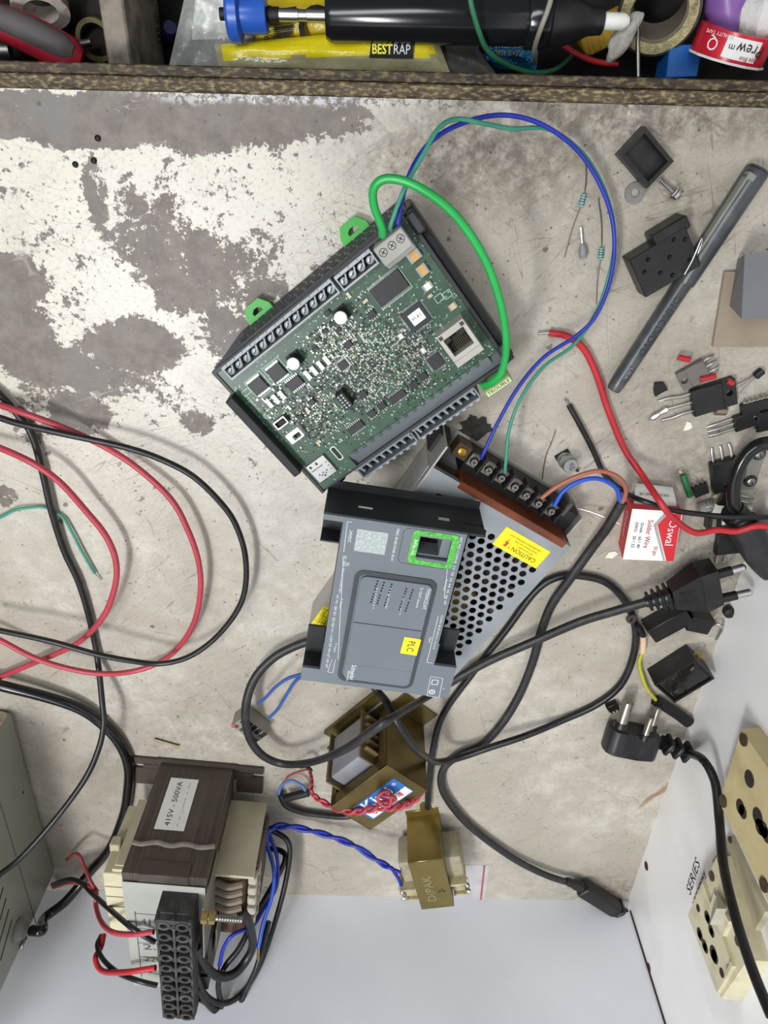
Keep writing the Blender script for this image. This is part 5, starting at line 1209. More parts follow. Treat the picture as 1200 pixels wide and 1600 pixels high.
# grey plug-in terminal with two blue wires
c5 = at(395, 1120, 0)
GF = Frame(c5, -48)
gt = empty('plug_terminal', c5, -48, 'small grey five-way plug terminal with two blue wires on the bench', 'terminal')
b = MB(); b.box((0, 0, .75), (2.6, 1.5, 1.4), bev=.06); b.build('body', mat('dusty_grey_terminal', '8d8a82', .55, 0, .15, 60), gt)
for k in range(5):
    b = MB(); b.box((-1.0 + k * .5, .45, 1.47), (.36, .62, .05)); b.build('wire_slot', K.blackm, gt)
    b = MB(); b.cyl((-1.0 + k * .5, -.4, 1.44), (-1.0 + k * .5, -.4, 1.5), .16, n=10); b.build('screw', mat('dark_brass_screw', '6d6450', .4, .7), gt)
b = MB(); b.box((-1.15, -.55, 1.47), (.3, .4, .03)); b.build('red_mark', mat('pink_red_mark', 'c64a5c', .6), gt)
for i, pts in enumerate(([(403, 1099, 1.5), (415, 1090, 2.0), (430, 1074, 2.4), (450, 1060, 2.8), (474, 1053, 3.6), (490, 1049, 4.2)], [(421, 1121, 1.5), (434, 1108, 2.0), (448, 1085, 2.5), (462, 1064, 3.0), (478, 1055, 3.8), (492, 1051, 4.2)])):
    wire('blue_wire', [GF.Ri @ (at(*p) - c5) for p in pts], .13, mat('slate_blue_insulation', '3a5a9c', .5), gt, 8, 8)
# ------------------------------------------------------------------ loose parts on the right of the bench
def place(name, px, py, z, deg, label, cat, group=None, tilt=None):
    o = empty(name, at(px, py, z), deg, label, cat, group)
    if tilt: o.rotation_euler = (math.radians(tilt[0]), math.radians(tilt[1]), math.radians(deg))
    return o
def pdeg(px0, py0, px1, py1, z=0):
    d = at(px1, py1, z) - at(px0, py0, z); return math.degrees(math.atan2(d.y, d.x))
# --- marker pen, clip, print
L0, L1 = at(958, 610, .6), at(1186, 262, .6)
pen_deg = math.degrees(math.atan2((L1-L0).y, (L1-L0).x)); pl = (L1 - L0).length
pen = empty('marker_pen', (L0 + L1) / 2 - Vector((0, 0, .6)), pen_deg, 'dark grey marker pen with clipped cap lying across the bench', 'pen')
M_pen_b = mat('graphite_pen', '45484a', .35, .2, .1, 40, dirt='77787a', dirt_amt=.3)
b = MB(); b.lathe((-pl/2, 0, .58), (pl * .52, 0, 0), [(0, .36), (.02, .42), (.1, .46), (1, .5)], 20); b.build('barrel', M_pen_b, pen)
b = MB(); b.lathe((pl * .02, 0, .62), (pl * .48, 0, 0), [(0, .54), (.02, .58), (.9, .62), (.97, .62), (1, .5)], 20); b.build('cap', M_pen_b, pen)
b = MB(); b.lathe((pl * .49, 0, .62), (.14, 0, 0), [(0, .6), (1, .45)], 20); b.build('cap_end', K.blackm, pen)
b = MB(); b.box((pl * .30, .52, 1.0), (pl * .32, .16, .5), bev=.04); b.box((pl * .455, .35, 1.0), (.35, .5, .45), bev=.04); b.box((pl*.145, .5, .95), (.5, .2, .4), bev=.08); b.build('clip', mat('olive_grey_clip', '7d8276', .4), pen)
text('OHP/CD/DVD', pen, (-pl * .17, .0, 1.05), (-1, 0, 0), (0, -1, 0), .42, mat('faded_print', '23282a', .6), wfit=3.6, depth=.02)
text('USA', pen, (-pl * .40, 0, 1.03), (-1, 0, 0), (0, -1, 0), .2, mat('pale_print', '8d9090', .6), wfit=.7, depth=.02)
# --- hollow black cap, screw, washer, relay block
v = pdeg(975, 240, 1003, 210)
hc = place('plastic_cap', 1002, 246, 0, v, 'hollow black rectangular plastic cap with its open side up', 'plastic cap')
b = MB(); b.frame([(-.82, -1.15), (.82, -1.15), (.82, 1.15), (-.82, 1.15)], [(-.62, -.95), (.62, -.95), (.62, .95), (-.62, .95)], .02, .8); b.box((0, 0, .1), (1.4, 2.0, .16)); b.build('shell', K.black, hc, smooth=0)
sc_ = place('machine_screw', 1042, 293, 0, pdeg(1025, 277, 1052, 302), 'bright steel machine screw lying by the washer and black cap', 'screw')
b = MB(); b.cyl((-.7, 0, .3), (.45, 0, .3), .11, n=10)
for k in range(8): b.lathe((-.65 + k * .12, 0, .3), (.1, 0, 0), [(0, .11), (.5, .15), (1, .11)], 10, cap=False)
b.build('shank', K.steel, sc_)
b = MB(); b.lathe((.4, 0, .3), (.35, 0, 0), [(0, .16), (.1, .3), (.6, .3), (1, .16)], 16); b.lathe((.28, 0, .3), (.08, 0, 0), [(0, .36), (1, .36)], 16); b.build('head', K.steel, sc_)
wa = MB(); q = at(991, 301, 0); wa.frame(ngon(24, .52), ngon(24, .22), .02, .16); w_ = wa.build('washer', mat('grey_zinc', '8c8c88', .4, .8), None); w_.location = q * S; tag(w_, 'flat grey steel washer beside the screw', 'washer')
rb = place('relay_block', 1027, 392, 0, pdeg(975, 398, 1062, 345, 1.2), 'flat black relay block with pins up and stepped side by the pen', 'relay')
b = MB(); b.box((-.2, -.35, .7), (3.1, 2.3, 1.35), bev=.05); b.box((.65, .95, .7), (1.9, .7, 1.3), bev=.08); b.build('body', K.black, rb)
for x, y in ((-.9, .3), (.6, .5), (1.1, .2), (.1, -.2), (-.6, -.7), (-1.3, -.2), (.95, -.9), (-.1, -1.15)):
    b = MB(); b.lathe((x, y, 1.37), (0, 0, .14), [(0, .13), (.6, .1), (1, .05)], 8); b.build('pin', mat('dark_pin', '34342f', .3, .7), rb)
wire('bent_wire', [(.4, -1.4, 1.55), (1.0, -.9, 1.6), (1.55, -.3, 1.7), (1.75, -.1, 1.7), (1.7, -.35, 1.6), (1.4, -.75, 1.5)], .04, K.steel, rb, 6, 4)
# --- grey block on a brown plate
pt_ = place('brown_plate', 1165, 475, 0, 0, 'thin brown stained plate under the grey block at the bench side', 'plate')
q = at(1165, 475, 0); P = [at(*p, .2) - q for p in ((1132, 424), (1230, 424), (1230, 541), (1113, 541))]
b = MB(); b.hexa([Vector((p.x, p.y, .02)) for p in P], [Vector((p.x, p.y, .3)) for p in P]); b.build('plate', mat('brown_stained_board', '9a8b78', .6, 0, .2, 30, dirt='6d5f4e', dirt_amt=.6, dirt_scale=30), pt_)
gb_ = place('grey_block', 1195, 445, .3, 0, 'dark grey plastic block with sloping sides on the brown plate', 'block'); q = at(1195, 445, .3)
b = MB(); P0 = [at(*p, .3) - q for p in ((1152, 405), (1240, 395), (1240, 470), (1140, 478))]; P1 = [at(*p, 3.0) - q for p in ((1165, 398), (1240, 390), (1240, 498), (1160, 499))]
b.hexa([Vector((p.x, p.y, .01)) for p in P0], [Vector((p.x, p.y, 2.6)) for p in P1]); b.build('block', mat('dusty_grey_plastic', '6f7174', .5, 0, .15, 20), gb_)
# --- two resistors, ferrule
def resistor(px0, py0, mx, my, px1, py1, lab):
    o = at(mx, my, .15); e = empty('resistor', o, 0, lab, 'resistor', 'axial resistors')
    P = [at(px0, py0, .1) - o, at((px0 + mx) / 2 + 3, (py0 + my) / 2, .2) - o, Vector((0, 0, 0)), at((px1 + mx) / 2 - 2, (py1 + my) / 2, .2) - o, at(px1, py1, .1) - o]
    wire('lead', P, .028, mat('dark_lead_wire', '6d675c', .45, .7), e, 6, 6)
    d = (at(px1, py1) - at(px0, py0)); d = (P[3] - P[1]).normalized()
    b = MB(); b.lathe(-d * .33, d * .66, [(0, .05), (.08, .14), (.3, .13), (.5, .11), (.7, .13), (.92, .14), (1, .05)], 12); b.build('body', mat('pale_teal_enamel', '7fb5ae', .4), e)
    for t in (-.2, -.07, .06, .2):
        b = MB(); b.lathe(d * (t - .02), d * .04, [(0, .146), (1, .146)], 12); b.build('colour_band', mat('dark_band', '27424a', .5), e)
resistor(915, 250, 910, 313, 882, 402, 'teal banded resistor nearer the drawer edge with long bent leads')
resistor(935, 310, 939, 396, 932, 475, 'teal banded resistor next to the blue wire arc')
fe = place('crimp_ferrule', 908, 380, 0, pdeg(909, 395, 906, 355), 'small grey insulated crimp ferrule between the two resistors', 'ferrule')
b = MB(); b.lathe((-.7, 0, .25), (.75, 0, 0), [(0, .2), (.25, .24), (.6, .22), (1, .09)], 14); b.build('collar', mat('mid_grey', '84858a', .5), fe); b = MB(); b.cyl((0, 0, .25), (.85, 0, .22), .07, n=8); b.build('tube', K.tin, fe)
# --- small can capacitor
ca = place('can_capacitor', 886, 716, 0, 35, 'small aluminium can capacitor with black base lying loose on the bench', 'capacitor')
b = MB(); b.box((-.15, .15, .1), (.95, .95, .2), bev=.05); b.build('base', K.blackm, ca)
b = MB(); b.lathe((-.15, .15, .2), (.12, -.1, 1.0), [(0, .48), (.2, .46), (.24, .43), (.3, .48), (.95, .48), (1, .44)], 20); b.build('can', mat('can_aluminium', 'aeb0ae', .3, .8), ca)
text('220', ca, (-.03, .1, 1.21), (1, 0, 0), (0, 1, 0), .2, K.ink); text('35V', ca, (-.03, -.15, 1.21), (1, 0, 0), (0, 1, 0), .17, K.ink)
sb_ = MB(); sb_.lathe((0, 0, .02), (.06, .1, .25), [(0, .16), (.5, .14), (1, .04)], 10); o = sb_.build('solder_blob', K.solder); o.location = at(902, 734, 0) * S; tag(o, 'tiny bright solder blob beside the can capacitor', 'solder')
# --- transistors (flat black packages with three legs), built once for each size and copied
def transistor(px, py, deg, label, w=1.6, h=2.1, t=.5, leg=1.8, z=0., tilt=None, tabm=None, bodym=None, group='loose transistors', bend=0., hole=True):
    e = place('transistor', px, py, z, deg, label, 'transistor', group, tilt)
    b = MB(); b.box((h * .14, 0, t/2 + .04), (h * .72, w, t), bev=.06); b.build('body', bodym or K.black, e)
    b = MB(); b.box((h * .1 - h*.36, 0, .1), (h*.3, w * .96, .16), bev=.03) if False else None
    xt = -h * .36
    b = MB()
    if hole: b.frame(rrect(h * .32, w * .98, .06, 3, xt, 0), [(xt + (x - xt) * .0 + .22 * math.cos(a), .22 * math.sin(a)) for x, a in ((0, 0),)] * 0 or ngon(16, .2, xt, 0, math.radians(45)), .04, .04 + (t * .9 if not tabm else .14))
    b.build('tab', tabm or bodym or K.black, e)
    for k in (-1, 0, 1):
        P = [(h * .5, k * w * .33, t * .45), (h * .5 + leg * .3, k * w * .33, t * .4), (h * .5 + leg * .65, k * w * .33 + bend * k, .16), (h * .5 + leg, k * w * .3 + bend * k * 1.4, .08)]
        wire('leg', P, .075, K.tin, e, 6, 4, flat=1.4)
    return e
transistor(1081, 583, pdeg(1066, 588, 1100, 568), 'grey faced power transistor lying face down over a black one', 1.3, 1.6, .45, .6, .0, (0, -6), None, mat('scuffed_grey_epoxy', '6d6862', .5, 0, .15, 60))
transistor(1110, 617, pdeg(1127, 611, 1085, 624), 'large black power transistor with long legs beside red sleeve scraps', 1.75, 2.5, .55, 1.8, .0, None, bend=.1)
transistor(1163, 654, pdeg(1180, 648, 1140, 662), 'small black transistor with thin parallel legs by the chip', 1.05, 1.5, .4, 1.5, .0)
transistor(1129, 738, pdeg(1130, 755, 1126, 715), 'black power transistor with tinned legs inside the cord bend', 1.7, 2.2, .5, .9, .0)
transistor(1128, 777, pdeg(1118, 775, 1160, 782), 'silver tabbed transistor below the black one by the screws', 1.1, 1.5, .35, 1.3, .0, None, mat('tin_tab', 'a7a296', .4, .8))
transistor(1136, 838, pdeg(1140, 820, 1132, 876), 'black power transistor with silver legs above the moulded plug', 1.7, 2.3, .5, .9, .0)
transistor(1090, 905, pdeg(1095, 930, 1070, 880), 'black power transistor buried under the moulded plug body', 1.6, 1.9, .5, .6, .0)
# small three-legged transistor
t9 = place('small_transistor', 1181, 583, 0, pdeg(1181, 583, 1152, 607), 'tiny black half-round transistor with splayed legs beside the chip', 'transistor')
b = MB(); b.lathe((-.35, 0, .22), (.55, 0, 0), [(0, .18), (.1, .25), (.9, .25), (1, .18)], 14); b.build('body', K.black, t9)
for k in (-1, 0, 1): wire('leg', [(.2, k * .12, .2), (.7, k * .2, .15), (1.3, k * .35, .06)], .03, K.dullsteel, t9, 6, 4)
# chip with rows of pins upward
ch = place('dip_chip', 1186, 627, 0, pdeg(1160, 633, 1200, 622), 'black chip lying on its back with silver pins along one edge', 'chip')
b = MB(); b.box((0, -.1, .25), (2.4, .7, .4), bev=.05); b.build('body', K.black, ch)
for k in range(8):
    b = MB(); b.box((-.98 + k * .28, .36, .32), (.16, .2, .08)); b.box((-.98 + k * .28, .45, .5), (.12, .05, .4)); b.build('pin', K.tin, ch)
cb = place('comb_chip', 1190, 655, 0, 15, 'small black chip with fine bent pins next to the thin legged transistor', 'chip')
b = MB(); b.box((0, 0, .25), (.9, 1.3, .4), bev=.05); b.build('body', K.blackm, cb)
for k in range(4):
    b = MB(); b.box((-.5, -.45 + k * .3, .32), (.3, .07, .06), rz=-20); b.build('pin', K.tin, cb)
c6 = place('comb_chip', 1092, 763, 0, 30, 'small black chip with stubby pins beside the green sleeve', 'chip')
b = MB(); b.box((0, 0, .2), (.9, .8, .34), bev=.04); b.build('body', K.blackm, c6)
for k in range(3):
    b = MB(); b.box((-.3 + k * .28, .5, .2), (.12, .3, .08)); b.build('pin', K.dullsteel, c6)
c7 = place('comb_chip', 955, 1099, 0, 35, 'small black comb connector between the round cord loop and the three-pin plug', 'connector')
b = MB(); b.box((0, 0, .3), (.9, .7, .5), bev=.05); b.build('body', K.black, c7)
for k in range(3):
    b = MB(); b.box((-.28 + k * .28, -.2, .57), (.12, .5, .06)); b.build('rib', K.blackm, c7)
# red sleeve scraps, green sleeve
for i, (px, py, dx, dy, lab) in enumerate(((1069, 560, 9, 2, 'red plastic sleeve scrap above the grey faced transistor'), (1106, 590, 12, -3, 'red plastic sleeve scrap between the two power transistors'), (1141, 597, 4, 2, 'short red plastic sleeve scrap at the tab of the black transistor'))):
    A, B = at(px - dx, py - dy, .6), at(px + dx, py + dy, .6); o = MB().tube([A - A, (B - A) * .5 + Vector((0, 0, .03)), B - A], .17, n=10).build('red_sleeve', K.red); o.location = A * S; tag(o, lab, 'sleeve', 'red sleeve scraps')
gs = place('green_sleeve', 1072, 755, 0, 0, 'dark green sleeve with a tinned wire end by the solder box', 'sleeve'); o_ = at(1072, 755, 0)
wire('sleeve', [at(*p) - o_ for p in ((1067, 742, .5), (1072, 757, .6), (1078, 775, .5))], .2, mat('dark_green_sleeve', '1f6b3a', .45), gs, 10, 5); wire('wire_end', [at(*p) - o_ for p in ((1067, 742, .5), (1063, 737, .5), (1055, 740, .3))], .06, K.solder, gs, 6, 4)
# glass bulb, capacitor, scraps
gbv = place('glass_diode', 1097, 788, 0, 20, 'small silver ringed glass part behind the solder box corner', 'component')
b = MB(); b.lathe((-.5, 0, .4), (1.0, 0, 0), [(0, .2), (.1, .38), (.5, .4), (.9, .38), (1, .2)], 16); b.build('bulb', mat('cloudy_glass', 'a6a8a4', .15, .3), gbv)
for t in (.05, .25):
    b = MB(); b.lathe((t, 0, .4), (.08, 0, 0), [(0, .42), (1, .42)], 16); b.build('ring', K.steel, gbv)
bc = place('black_component', 1109, 810, 0, 10, 'small black box component between the solder box and white tile', 'component')
b = MB(); b.box((0, 0, .45), (.8, 1.1, .9), bev=.08); b.build('body', K.black, bc); b = MB(); b.box((-.1, .2, .92), (.25, .6, .04)); b.build('stripe', K.dullsteel, bc)
wt = place('white_tile', 1125, 806, 0, -3, 'white rectangular ceramic tile under the test leads', 'tile'); b = MB(); b.box((0, 0, .2), (1.6, 2.0, .4), bev=.05); b.build('tile', mat('bright_ceramic', 'e8e6d8', .4), wt)
bx2 = place('white_tile', 1158, 800, 0, -3, 'smaller cream ceramic tile half hidden by the cord collar', 'tile'); b = MB(); b.box((0, 0, .2), (.9, 1.1, .4), bev=.05); b.build('tile', mat('bright_ceramic', 'e8e6d8'), bx2)
ms = place('screw_bar', 1176, 728, 0, pdeg(1166, 755, 1183, 700), 'grey metal bar held by two dark screws beside the white box', 'bracket')
b = MB(); b.box((0, 0, .12), (3.2, .9, .24), bev=.04); b.build('bar', mat('dull_bar', '8e8b84', .5, .5, .15, 60), ms)
for x in (-.95, .95):
    b = MB(); b.m(mat('dark_washer', '3c3a38', .45, .6)).lathe((x, 0, .24), (0, 0, .1), [(0, .42), (1, .4)], 18); b.m(K.dullsteel).lathe((x, 0, .34), (0, 0, .16), [(0, .27), (.6, .27), (1, .18)], 16); b.m(K.blackm).box((x, 0, .5), (.34, .06, .02), rz=30); b.build('screw', None, ms)
wbx = place('white_box', 1215, 750, 0, pdeg(1180, 810, 1196, 690), 'plain white plastic box edge standing against the side board', 'box')
b = MB(); b.box((0.1, -.55, .9), (5.2, 1.6, 1.8), bev=.06); b.build('box', mat('soft_white_box', 'cfcdd2', .5, 0, .04, 15), wbx)
# heavy black cord bend with collar
hb0 = at(1150, 800, 1.0); hb = empty('collared_cord', hb0, 0, 'thick black cord bent back into a ribbed collar and heavy black grip', 'power cord')
wire('cord', pix([(1250, 690, 2.2), (1205, 692, 2.2), (1178, 700, 2.2), (1158, 722, 2.2), (1148, 752, 2.2), (1146, 780, 2.2), (1150, 800, 2.2)]), .42, K.glossblack, hb, 12, 8, base=hb0)
wire('collar', pix([(1144, 796, 2.0), (1152, 805, 2.0), (1163, 822, 2.0)]), .75, K.black, hb, 14, 5, base=hb0)
for k in range(4):
    A = at(1147 + k * 5, 801 + k * 6, 2.0) - hb0; B = at(1149 + k * 5, 804 + k * 6, 2.0) - hb0; b = MB(); b.lathe(A, B - A, [(0, .76), (.5, .84), (1, .76)], 16); b.build('collar_rib', K.black, hb)
wire('grip', pix([(1158, 816, 2.0), (1172, 840, 2.1), (1188, 866, 2.2), (1212, 890, 2.3), (1240, 905, 2.3)]), 1.0, mat('grip_black', '242427', .45, dirt='3c3c42', dirt_amt=.4), hb, 16, 6, base=hb0)
# relays under and beside the moulded plug
r1 = place('black_relay', 1035, 962, 0, pdeg(1005, 985, 1060, 955), 'long plain black relay box under the moulded plug strain relief', 'relay')
b = MB(); b.box((.1, 0, .7), (3.0, 1.4, 1.4), bev=.06); b.build('body', K.black, r1)
r2 = place('black_relay', 1085, 962, 0, -12, 'short plain black relay box below the moulded plug body', 'relay')
b = MB(); b.box((0, 0, .6), (1.7, 1.3, 1.2), bev=.06); b.build('body', K.black, r2)
for k in range(2):
    b = MB(); b.cyl((.85, -.3 + .5 * k, .5), (1.2, -.3 + .5 * k, .45), .08, n=8); b.build('pin', K.copper, r2)
r3 = place('potted_relay', 1056, 1040, 0, pdeg(1022, 1058, 1090, 1015, 1.6), 'black relay with glossy potted underside and brass tab', 'relay')
b = MB(); b.frame([(-1.75, -1.3), (1.75, -1.3), (1.75, 1.3), (-1.75, 1.3)], [(-1.6, -1.15), (1.6, -1.15), (1.6, 1.15), (-1.6, 1.15)], .02, 1.75); b.box((0, 0, .7), (3.3, 2.4, 1.3)); b.build('case', K.black, r3, smooth=0)
b = MB(); b.box((0, 0, 1.5), (3.18, 2.28, .3), bev=.12, seg=2); b.build('potting', mat('gloss_resin', '1b1917', .12, 0, .3, 25, bump=.5), r3)
b = MB(); b.frame([(-.4, -.3), (.4, -.3), (.4, .3), (-.4, .3)], [(-.3, -.2), (.3, -.2), (.3, .2), (-.3, .2)], .0, .12); o = b.build('brass_tab', K.gold, r3); o.location = Vector((1.9, .7, .9)) * S
for x in (-1.0, 1.1):
    b = MB(); b.box((x, -.4 if x < 0 else .6, 1.68), (.35, .06, .08), rz=20); b.build('pin', K.tin, r3)
for i, (px, py) in enumerate(((1135, 950), (1117, 985))):
    e = place('black_knob' if i == 0 else 'bent_clip', px, py, 0, 20, ('small black knob at the foot of the side board', 'bent tin clip leaning by the side board')[i], ('grommet', 'clip')[i])  # a loose black knob and a bent tin clip
    if i == 0: b = MB(); b.lathe((0, 0, .1), (0, 0, .7), [(0, .3), (.2, .42), (.8, .42), (1, .25)], 14); b.build('knob', K.blackm, e)
    else: wire('clip_wire', [(0, -.8, .1), (.1, 0, .5), (.25, .8, .8), (0, 1.2, .6), (-.2, .8, .3)], .09, K.tin, e, 8, 5)
# scraps and slivers
def scrap(name, px, py, poly, h, mt, lab, cat, deg=0, grp=None):
    b = MB(); b.prism(poly, .02, h); o = b.build(name, mt, None, smooth=0); o.location = at(px, py, 0) * S; o.rotation_euler = (0, 0, math.radians(deg)); tag(o, lab, cat, grp); return o
scrap('black_scrap', 1030, 607, [(-.4, .4), (.1, .45), (.45, .0), (.1, -.2), (-.2, -.45), (-.35, -.1)], .25, K.blackm, 'small torn black plastic scrap left of the transistors', 'scrap')
scrap('paint_flake', 1074, 666, [(-.2, -.3), (.1, -.2), (.3, -.05), (.15, .25), (-.15, .35)], .08, mat('ivory_flake', 'ece7d3', .6), 'curled ivory paint flake on the bench below the transistors', 'flake')
scrap('paint_flake', 955, 866, [(-.4, -.25), (.1, -.3), (.45, .1), (.2, .3), (-.2, .2)], .08, mat('ivory_flake', 'ece7d3'), 'ivory paint flake beside the solder box foot', 'flake')
o = MB().lathe((0, 0, .15), (.9, .8, .15), [(0, .04), (.3, .2), (.6, .16), (1, .22)], 8).build('solder_shard', K.solder); o.location = at(1012, 655, 0) * S; tag(o, 'bright splash of solder beside the black scrap', 'solder')
o = MB().lathe((0, 0, .12), (1.9, -.75, .02), [(0, .09), (.06, .12), (.9, .1), (1, .15)], 10).build('brass_pin', mat('tarnished_brass', '7d6f4d', .4, .7)); o.location = at(242, 1153, 0) * S; tag(o, 'tarnished brass pin lying in front of the large transformer', 'pin')
cs_ = place('coil_scrap', 1123, 640, 0, 0, 'small round metal component under the edge of the black transistor', 'component'); b = MB(); b.lathe((-.4, 0, .25), (.8, 0, 0), [(0, .15), (.1, .26), (.9, .26), (1, .15)], 14); b.build('barrel', mat('warm_tin', '9a8d78', .35, .8), cs_)
o = wire('thin_lead', pix([(868, 672, .2), (862, 690, .3), (852, 715, .25), (847, 750, .1)]), .03, mat('dark_lead_wire', '6d675c'), None, 6, 6, label='thin dark component lead standing near the can capacitor', cat='wire'); 
b = MB(); 
o = wire('white_thread', pix([(898, 793, .3), (930, 802, .8), (968, 818, 1.4)]), .045, K.solder, None, 6, 6, label='straight bright solder strand poking towards the solder box', cat='wire')

# ------------------------------------------------------------------ solder wire box
bz = 2.0
Q = [at(*p, bz) for p in ((988, 795), (1067, 800), (1052, 877), (973, 874))]
bo = (Q[0] + Q[1] + Q[2] + Q[3]) / 4; bo.z = 0; bd = pdeg(980, 833, 1060, 838, bz)
bx = empty('solder_box', bo, bd, 'small red and white cardboard solder wire box lying by the test leads', 'box')
BF = Frame(bo, bd); Q = [BF.Ri @ (p - bo) for p in Q]
M_red = mat('box_red', 'cf2530', .5, vary=.05); M_boxw = mat('box_white', 'ecebe6', .55, vary=.03)
dn = [Vector((p.x + (.1 if i in (1, 2) else .3), p.y, .02)) for i, p in enumerate(Q)]
b = MB(); b.m(M_red); A_ = [b.bm.verts.new(p) for p in dn]; T_ = [b.bm.verts.new(Vector((p.x, p.y, bz))) for p in Q]
for i in range(4): b.bm.faces.new((A_[i], A_[(i+1) % 4], T_[(i+1) % 4], T_[i]))
b.bm.faces.new(list(reversed(A_))); b.m(M_boxw); f = b.bm.faces.new(T_); f.material_index = 1
b.build('carton', None, bx, smooth=0)
tp = [Vector((p.x, p.y, bz + .012)) for p in Q]
def tl(u, v): return tp[0] * (1-u) * (1-v) + tp[1] * u * (1-v) + tp[2] * u * v + tp[3] * (1-u) * v
b = MB(); b.poly([tl(.72, .04), tl(.98, .04), tl(.99, .3), tl(1, 1), tl(.86, 1), tl(.55, .28)]); b.build('red_panel', M_red, bx, smooth=0)
b = MB(); b.poly([tl(.66, .02), tl(.71, .04), tl(.54, .29), tl(.84, 1), tl(.80, 1), tl(.47, .28)]); b.build('grey_chevron', mat('chevron_grey', 'a5a5a3', .5), bx, smooth=0)
rd = (tl(.5, 1) - tl(.5, 0)).normalized(); ru = (tl(1, .5) - tl(0, .5)).normalized()
def bt(s_, u, v, h, m_, wf): text(s_, bx, tl(u, v) + Vector((0, 0, .01)), rd, ru, h, m_, wfit=wf)
bt('Oswal', .84, .42, .55, K.whiteink, 1.9); bt('Solder Wire', .40, .47, .34, K.redink, 2.1); bt('Grade   60 / 40', .25, .5, .2, K.ink, 1.9); bt('SWG   20 / 22', .14, .5, .2, K.ink, 1.9); bt('50 gm', .60, .80, .26, K.redink, .7)
sQ = [Vector((p.x, p.y, bz)) for p in Q]; sup = (sQ[0] - dn[0] + sQ[3] - dn[3]).normalized(); srd = (sQ[3] - sQ[0]).normalized()
text('Oswal', bx, (sQ[0] + dn[0] + sQ[3] + dn[3]) / 4 - srd * .3, srd, sup, .55, K.whiteink, wfit=1.8, depth=.03)
text('Oswal', bx, (sQ[0] + dn[0] + sQ[1] + dn[1]) / 4 + Vector((.6, .03, .0)), (-1, 0, 0), (0, 0, 1), .55, K.whiteink, wfit=1.7)
b = MB(); u0, u1 = Q[0], Q[1]; b.hexa([Vector((u0.x + .35, u0.y, 1.2)), Vector((u1.x - .1, u1.y, 1.2)), Vector((u1.x - .4, u1.y + 1.0, .55)), Vector((u0.x + .4, u0.y + 1.1, .5))], [Vector((u0.x + .35, u0.y, 1.26)), Vector((u1.x - .1, u1.y, 1.26)), Vector((u1.x - .4, u1.y + 1.0, .6)), Vector((u0.x + .4, u0.y + 1.1, .55))]); fl_ = b.build('open_flap', mat('greyish_card', 'b9b7b0', .7), bx, smooth=0)
text('FOR ELECTRONIC USE', fl_, ((u0.x + u1.x)/2, u0.y + .55, .92), (-1, 0, 0), (0, -.85, .5), .16, K.ink, wfit=1.9, depth=.03)

# clear bag with red seal under the small transformer
zb = empty('zip_bag', at(742, 1380, 0), 0, 'flat clear zip bag with a red seal line beside the small transformer', 'bag'); zo = at(742, 1380, 0)
P = [at(*p, .05) - zo for p in ((705, 1352), (764, 1352), (757, 1409), (705, 1407))]
b = MB(); b.hexa([p + Vector((0, 0, -.03)) for p in P], [p + Vector((0, 0, .01)) for p in P]); b.build('film', mat('clear_film', 'e6e4ea', .12, alpha=.35), zb, smooth=0)
b = MB(); A, B = at(757, 1353, .08) - zo, at(751, 1408, .08) - zo; b.tube([A, B], .08, n=6); b.build('seal_line', mat('faded_red_line', 'b4485a', .5), zb)

scrap('dark_patch', 742, 668, [((.95 + .16 * math.sin(k * 1.3) + .12 * math.sin(k * 2.9 + 1) + .06 * math.sin(k * 5.1)) * math.cos(k * math.pi / 18), (.78 + .14 * math.sin(k * 1.1 + 2) + .08 * math.sin(k * 3.7)) * math.sin(k * math.pi / 18)) for k in range(36)], .05, mat('tarry_patch', '3a3632', .3, 0, .4, 60, bump=.4), 'dark tarry patch stuck on the bench behind the supply terminals', 'patch')
b = MB(); b.box((0, 0, 1.9), (.9, .7, 3.6), bev=.2, seg=2); lt = b.build('corner_latch', K.blackm, plc); v = PF.L(527, 748, 3.6); lt.location = Vector((v.x, v.y, 0)) * S
# ------------------------------------------------------------------ things in the open drawer
def dplace(name, px, py, z, deg, label, cat, group=None): return place(name, px, py, z, deg, label, cat, group)
# pliers handle
o_ = at(60, 55, -6); pliers = empty('pliers', o_, 0, 'pliers with red edged grey grips lying in the drawer corner', 'pliers')
P = pix([(-60, 12, -5.6), (-10, 30, -5.6), (40, 52, -5.6), (90, 76, -5.6), (128, 94, -5.8)])
b = MB(); b.tube([p - o_ for p in spline(P, 6)], .62, n=12, flat=1.5, rf=lambda t: .75 + .3 * math.sin(t * 2.6) - .35 * max(0, t - .9) * 8); b.build('red_grip', mat('pliers_red', 'a81f33', .45), pliers, smooth=60)
b = MB(); b.tube([p - o_ + Vector((.12, .16, .28)) for p in spline(P, 6)[:-2]], .5, n=12, flat=1.35, rf=lambda t: .75 + .3 * math.sin(t * 2.6) - .3 * max(0, t - .9) * 8); b.build('grey_inlay', mat('pliers_grey', '5c5655', .6), pliers, smooth=60)
b = MB(); b.tube([p - o_ for p in spline(pix([(-60, 95, -7.4), (-20, 80, -7.2), (16, 78, -7.2)]), 5)], .32, n=10, flat=1.3); b.build('steel_handle', K.dullsteel, pliers)
